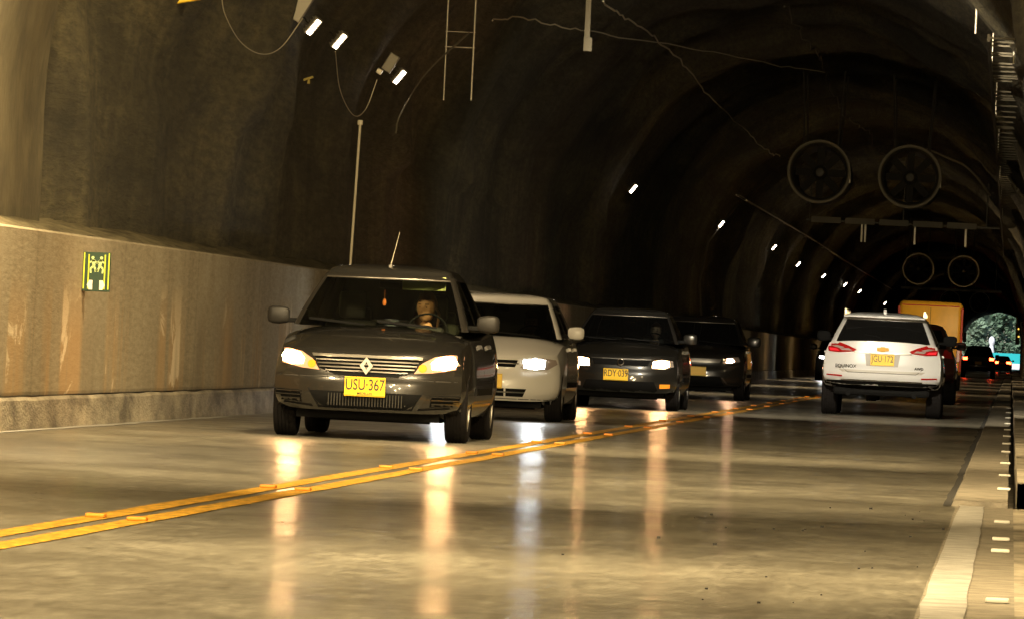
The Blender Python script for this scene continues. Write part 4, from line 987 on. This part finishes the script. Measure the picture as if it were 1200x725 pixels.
for s in (1, -1):
    g = B(); box(g, (s*.60-.02, 1.7, 1.60), (s*.60+.02, 3.95, 1.625), .008)
    for y_ in (1.75, 2.8, 3.9): box(g, (s*.60-.02, y_-.05, 1.53), (s*.60+.02, y_+.05, 1.61), .006)
    finish('roof_rail', g, m_chrome, r6)
g = B(); vs = [[g.verts.new((X, 3.95+a_, 1.545+b_)) for a_, b_ in ((-.10, 0), (.06, 0), (.05, .05), (.02, .085), (-.02, .06))] for X in (-.02, .02)]; g.faces.new(vs[0]); g.faces.new(vs[1][::-1])
for k in range(5): g.faces.new((vs[0][k], vs[0][(k+1) % 5], vs[1][(k+1) % 5], vs[1][k]))
finish('shark_fin', g, p_suv, r6)
g = B(); box(g, (-.62, 4.10, 1.495), (.62, 4.26, 1.52), .008); finish('rear_spoiler', g, p_suv, r6, smooth=40)
yr_ = full.ray_cast(Vector((0, 9, .86)), Vector((0, -1, 0)))[0].y
plate(r6, 'JGU·172', yr_+.02, .86, rear=True, w_=.36, h=.17)
g = B()
for pts in ([(-.095, .0), (-.085, .028), (-.035, .028), (-.035, .028), (-.03, .04), (.03, .04), (.035, .028), (.095, .028), (.085, -.02), (.035, -.02), (.03, -.032), (-.03, -.032), (-.035, -.02), (-.09, -.02)],):
    p_ = []; [p_.append(q_) for q_ in pts if not p_ or p_[-1] != q_]
    vs = [g.verts.new((a_, yr_-.005, 1.02+b_)) for a_, b_ in p_]; f_ = g.faces.new(vs)
r_ = bmesh.ops.extrude_face_region(g, geom=g.faces[:])
for v in [v for v in r_['geom'] if isinstance(v, bmesh.types.BMVert)]: v.co.y += .025
finish('emblem', g, m_gold, r6)
text_mesh('badge_lettering', 'EQUINOX', .07, m_plateink, r6, (.55, full.ray_cast(Vector((.55, 9, .75)), Vector((0, -1, 0)))[0].y+.03, .748), PI, bold=.002)
text_mesh('badge_lettering', 'AWD', .055, m_plateink, r6, (-.56, full.ray_cast(Vector((-.56, 9, .75)), Vector((0, -1, 0)))[0].y+.03, .748), PI, bold=.002)
g = B(); tube(g, [(0, 4.47, 1.17), (.12, 4.42, 1.22), (.3, 4.40, 1.235)], .008, 6); finish('wiper', g, m_blackp, r6)

# ---- 7: dark maroon SUV ahead ------------------------------------------
def tail_car(name, P, x, yrear, label, lit=None, lamp=None, lampm=m_taillit, only=None):
    r_, full_, cab_, d_ = car(P, name, (x, yrear + P['L'], 0), PI); tag(r_, label, 'car', 'cars driving away in the right lane')
    for s in (1, -1):
        pl = lamp; patch(full_, pl if s > 0 else mir(pl), (lampm if (only is None or s == only) else m_tail), 'tail_lamp', r_, 'rear', .012, .03, P['L'])
    yq = full_.ray_cast(Vector((0, 9, .8)), Vector((0, -1, 0)))[0].y; plate(r_, '', yq+.02, .8, rear=True)
    patch(full_, [(-.8, .36), (.8, .36), (.8, .46), (-.8, .46)], m_blackp, 'bumper_cladding', r_, 'rear', .01, .03, P['L'])
    return r_
P7 = dict(P6); P7.update(paint=p_maroon, W=1.84, mpaint=p_maroon, gh=dict(P6['gh'], z1=1.54))
tail_car('suv', P7, -2.02, 140, 'dark maroon SUV mostly hidden between the white SUV and the mustard van', lamp=[(.86, .93), (.86, 1.12), (.66, 1.10), (.62, .95)], lampm=m_tail)

# ---- 8: mustard van ----------------------------------------------------
van = empty('van', (-2.42, 203, 0))
g = B(); box(g, (-.93, 0, .40), (.93, 5.2, 2.58), .13); finish('body', g, p_van, van, smooth=50)
g = B()
for X in (-.925, .925): box(g, (X-.035, -.012, .55), (X+.035, .04, 2.42), .015)
box(g, (-.84, -.014, 2.44), (.84, .04, 2.475), .008); finish('red_edging', g, p_vanred, van)
g = B(); box(g, (-.006, -.006, .6), (.006, .0, 2.4)); box(g, (-.82, -.006, .6), (.82, -.001, .61)); finish('door_gap', g, m_seam, van)
for s in (-1, 1):
    g = B(); box(g, (s*.86-.05, -.03, .85), (s*.86+.05, .01, 1.2), .01); finish('tail_lamp', g, m_tail, van)
    g = B(); box(g, (s*.05-.015, -.04, 1.15), (s*.05+.015, -.006, 1.3), .005); finish('door_handle', g, m_blackp, van)
    g = B(); box(g, (s*1.0-.05, 3.9, 1.45), (s*1.0+.05, 4.0, 1.75), .02); box(g, (s*.95-.04, 3.93, 1.5), (s*.95+.04, 3.97, 1.55)); finish('side_mirror', g, m_blackp, van)
g = B(); box(g, (-.9, -.08, .38), (.9, .05, .52), .03); finish('bumper', g, m_blackp, van)
for cy in (.95, 4.3):
    for s in (-1, 1): wheel(van, s*.80, cy, .36, .22, s)
plate(van, '', -.03, .70, rear=False)
tag(van, 'tall mustard yellow van with red edging, seen from behind beyond the white SUV', 'van')

# ---- 9, 10: far cars ---------------------------------------------------
P9 = dict(P6); P9.update(paint=p_black, W=1.82, mpaint=p_black, gh=dict(P6['gh'], z1=1.62))
tail_car('suv', P9, -1.72, 363, 'far dark SUV with bright red brake lamps right of the mustard van', lamp=[(.80, .95), (.80, 1.30), (.58, 1.30), (.58, .95)])
P10 = dict(P3); P10.update(paint=p_black, interior=False, glass=m_gl3)
tail_car('sedan', P10, -.75, 600, 'farthest low dark car with a red lamp by the tunnel exit', lamp=[(.80, .72), (.80, .98), (.35, .95), (.35, .78)])

# ------------------------------------------------------------------ outside the exit
m_leaf = mat('foliage', (.09, .15, .09), .7, var=.6, vscale=.6); m_leaf2 = mat('pale_foliage', (.14, .2, .13), .7, var=.5, vscale=.5); m_bark = mat('bark', (.12, .09, .06), .9)
def tree(x_, y_, h, r_, mt, label):
    t_ = empty('tree', (x_, y_, -.3)); g = B(); tube(g, [(0, 0, 0), (.1, 0, h*.35), (0, .1, h*.75)], .22, 8, taper=.06)
    for k in range(5): q_ = k*1.3; tube(g, [(0, 0, h*(.3+.07*k)), (math.cos(q_)*r_*.6, math.sin(q_)*r_*.6, h*(.5+.08*k))], .08, 5, taper=.02)
    finish('trunk', g, m_bark, t_)
    g = B(); cl = [(random.gauss(0, r_*.42), random.gauss(0, r_*.42), h*random.uniform(.3, .95), random.uniform(.22, .42)*r_) for _ in range(22)]
    for cx, cy, cz, cr in cl:
        for _ in range(70):
            d = Vector((random.gauss(0, 1), random.gauss(0, 1), random.gauss(0, 1))).normalized()*cr*random.uniform(.5, 1.05); c_ = Vector((cx, cy, cz)) + d
            s_ = random.uniform(.22, .5); e1 = Vector((random.gauss(0, 1), random.gauss(0, 1), random.gauss(0, 1))).normalized()*s_; e2 = e1.orthogonal().normalized()*s_*.7
            g.faces.new([g.verts.new(c_+v) for v in (e1, e2, -e1, -e2)])
    finish('crown', g, mt, t_); tag(t_, label, 'tree', 'trees outside the tunnel exit')
tree(-5.2, 965, 7.5, 2.4, m_leaf2, 'leftmost pale green tree seen through the tunnel exit')
tree(-1.4, 985, 9.5, 3.0, m_leaf, 'broad green tree in the middle of the tunnel exit')
tree(1.6, 955, 7.5, 2.3, m_leaf, 'green tree at the right edge of the tunnel exit')
tree(4.2, 975, 8, 2.6, m_leaf2, 'pale tree partly hidden at the right of the tunnel exit')
tree(-8.5, 990, 8, 2.8, m_leaf, 'green tree partly hidden at the left of the tunnel exit')
tree(7.5, 985, 9, 3, m_leaf, 'green tree beyond the right end of the turquoise fence')
g = B(); rows = []
for i in range(41):
    rows.append([g.verts.new((-80+i*4, 1030+60*j, (j*7+4*noise.noise((i*.3, j, 0))*j) - .3)) for j in range(6)])
for A, D in zip(rows, rows[1:]):
    for k in range(5): g.faces.new((A[k], A[k+1], D[k+1], D[k]))
tag(finish('hill', g, mat('dry_hillside', (.22, .2, .13), .9, var=.4, vscale=.15), smooth=60), kind='structure')
g = B(); box(g, (-2.6, 928, .3), (6, 928.08, 2.1))
for X in range(-2, 7, 2): box(g, (X-.04, 928.1, -.3), (X+.04, 928.18, 2.15))
tag(finish('hoarding_fence', g, mat('turquoise_panel', (.01, .42, .45), .5)), 'bright turquoise panel fence just outside the tunnel exit', 'fence')
g = B(); box(g, (-1.0, 924, .0), (6, 924.4, .75), .03); tag(finish('barrier', g, mat('pale_barrier', (.75, .75, .8), .6)), 'low pale concrete barrier in front of the turquoise fence', 'barrier')
g = B(); lathe(g, [(0, .35), (1.6, .42), (2.4, .36), (2.9, .30), (3.25, .26), (3.4, .36), (3.75, .42), (4.1, .36), (4.35, .15), (4.4, .001)], 20, 'z', (0, 0, 0))
tag(finish('white_pillar', g, mat('white_render', (.85, .85, .9), .6), smooth=60, loc=(-2.74, 935, -.1)), 'white round topped pillar against the trees outside the exit', 'pillar')
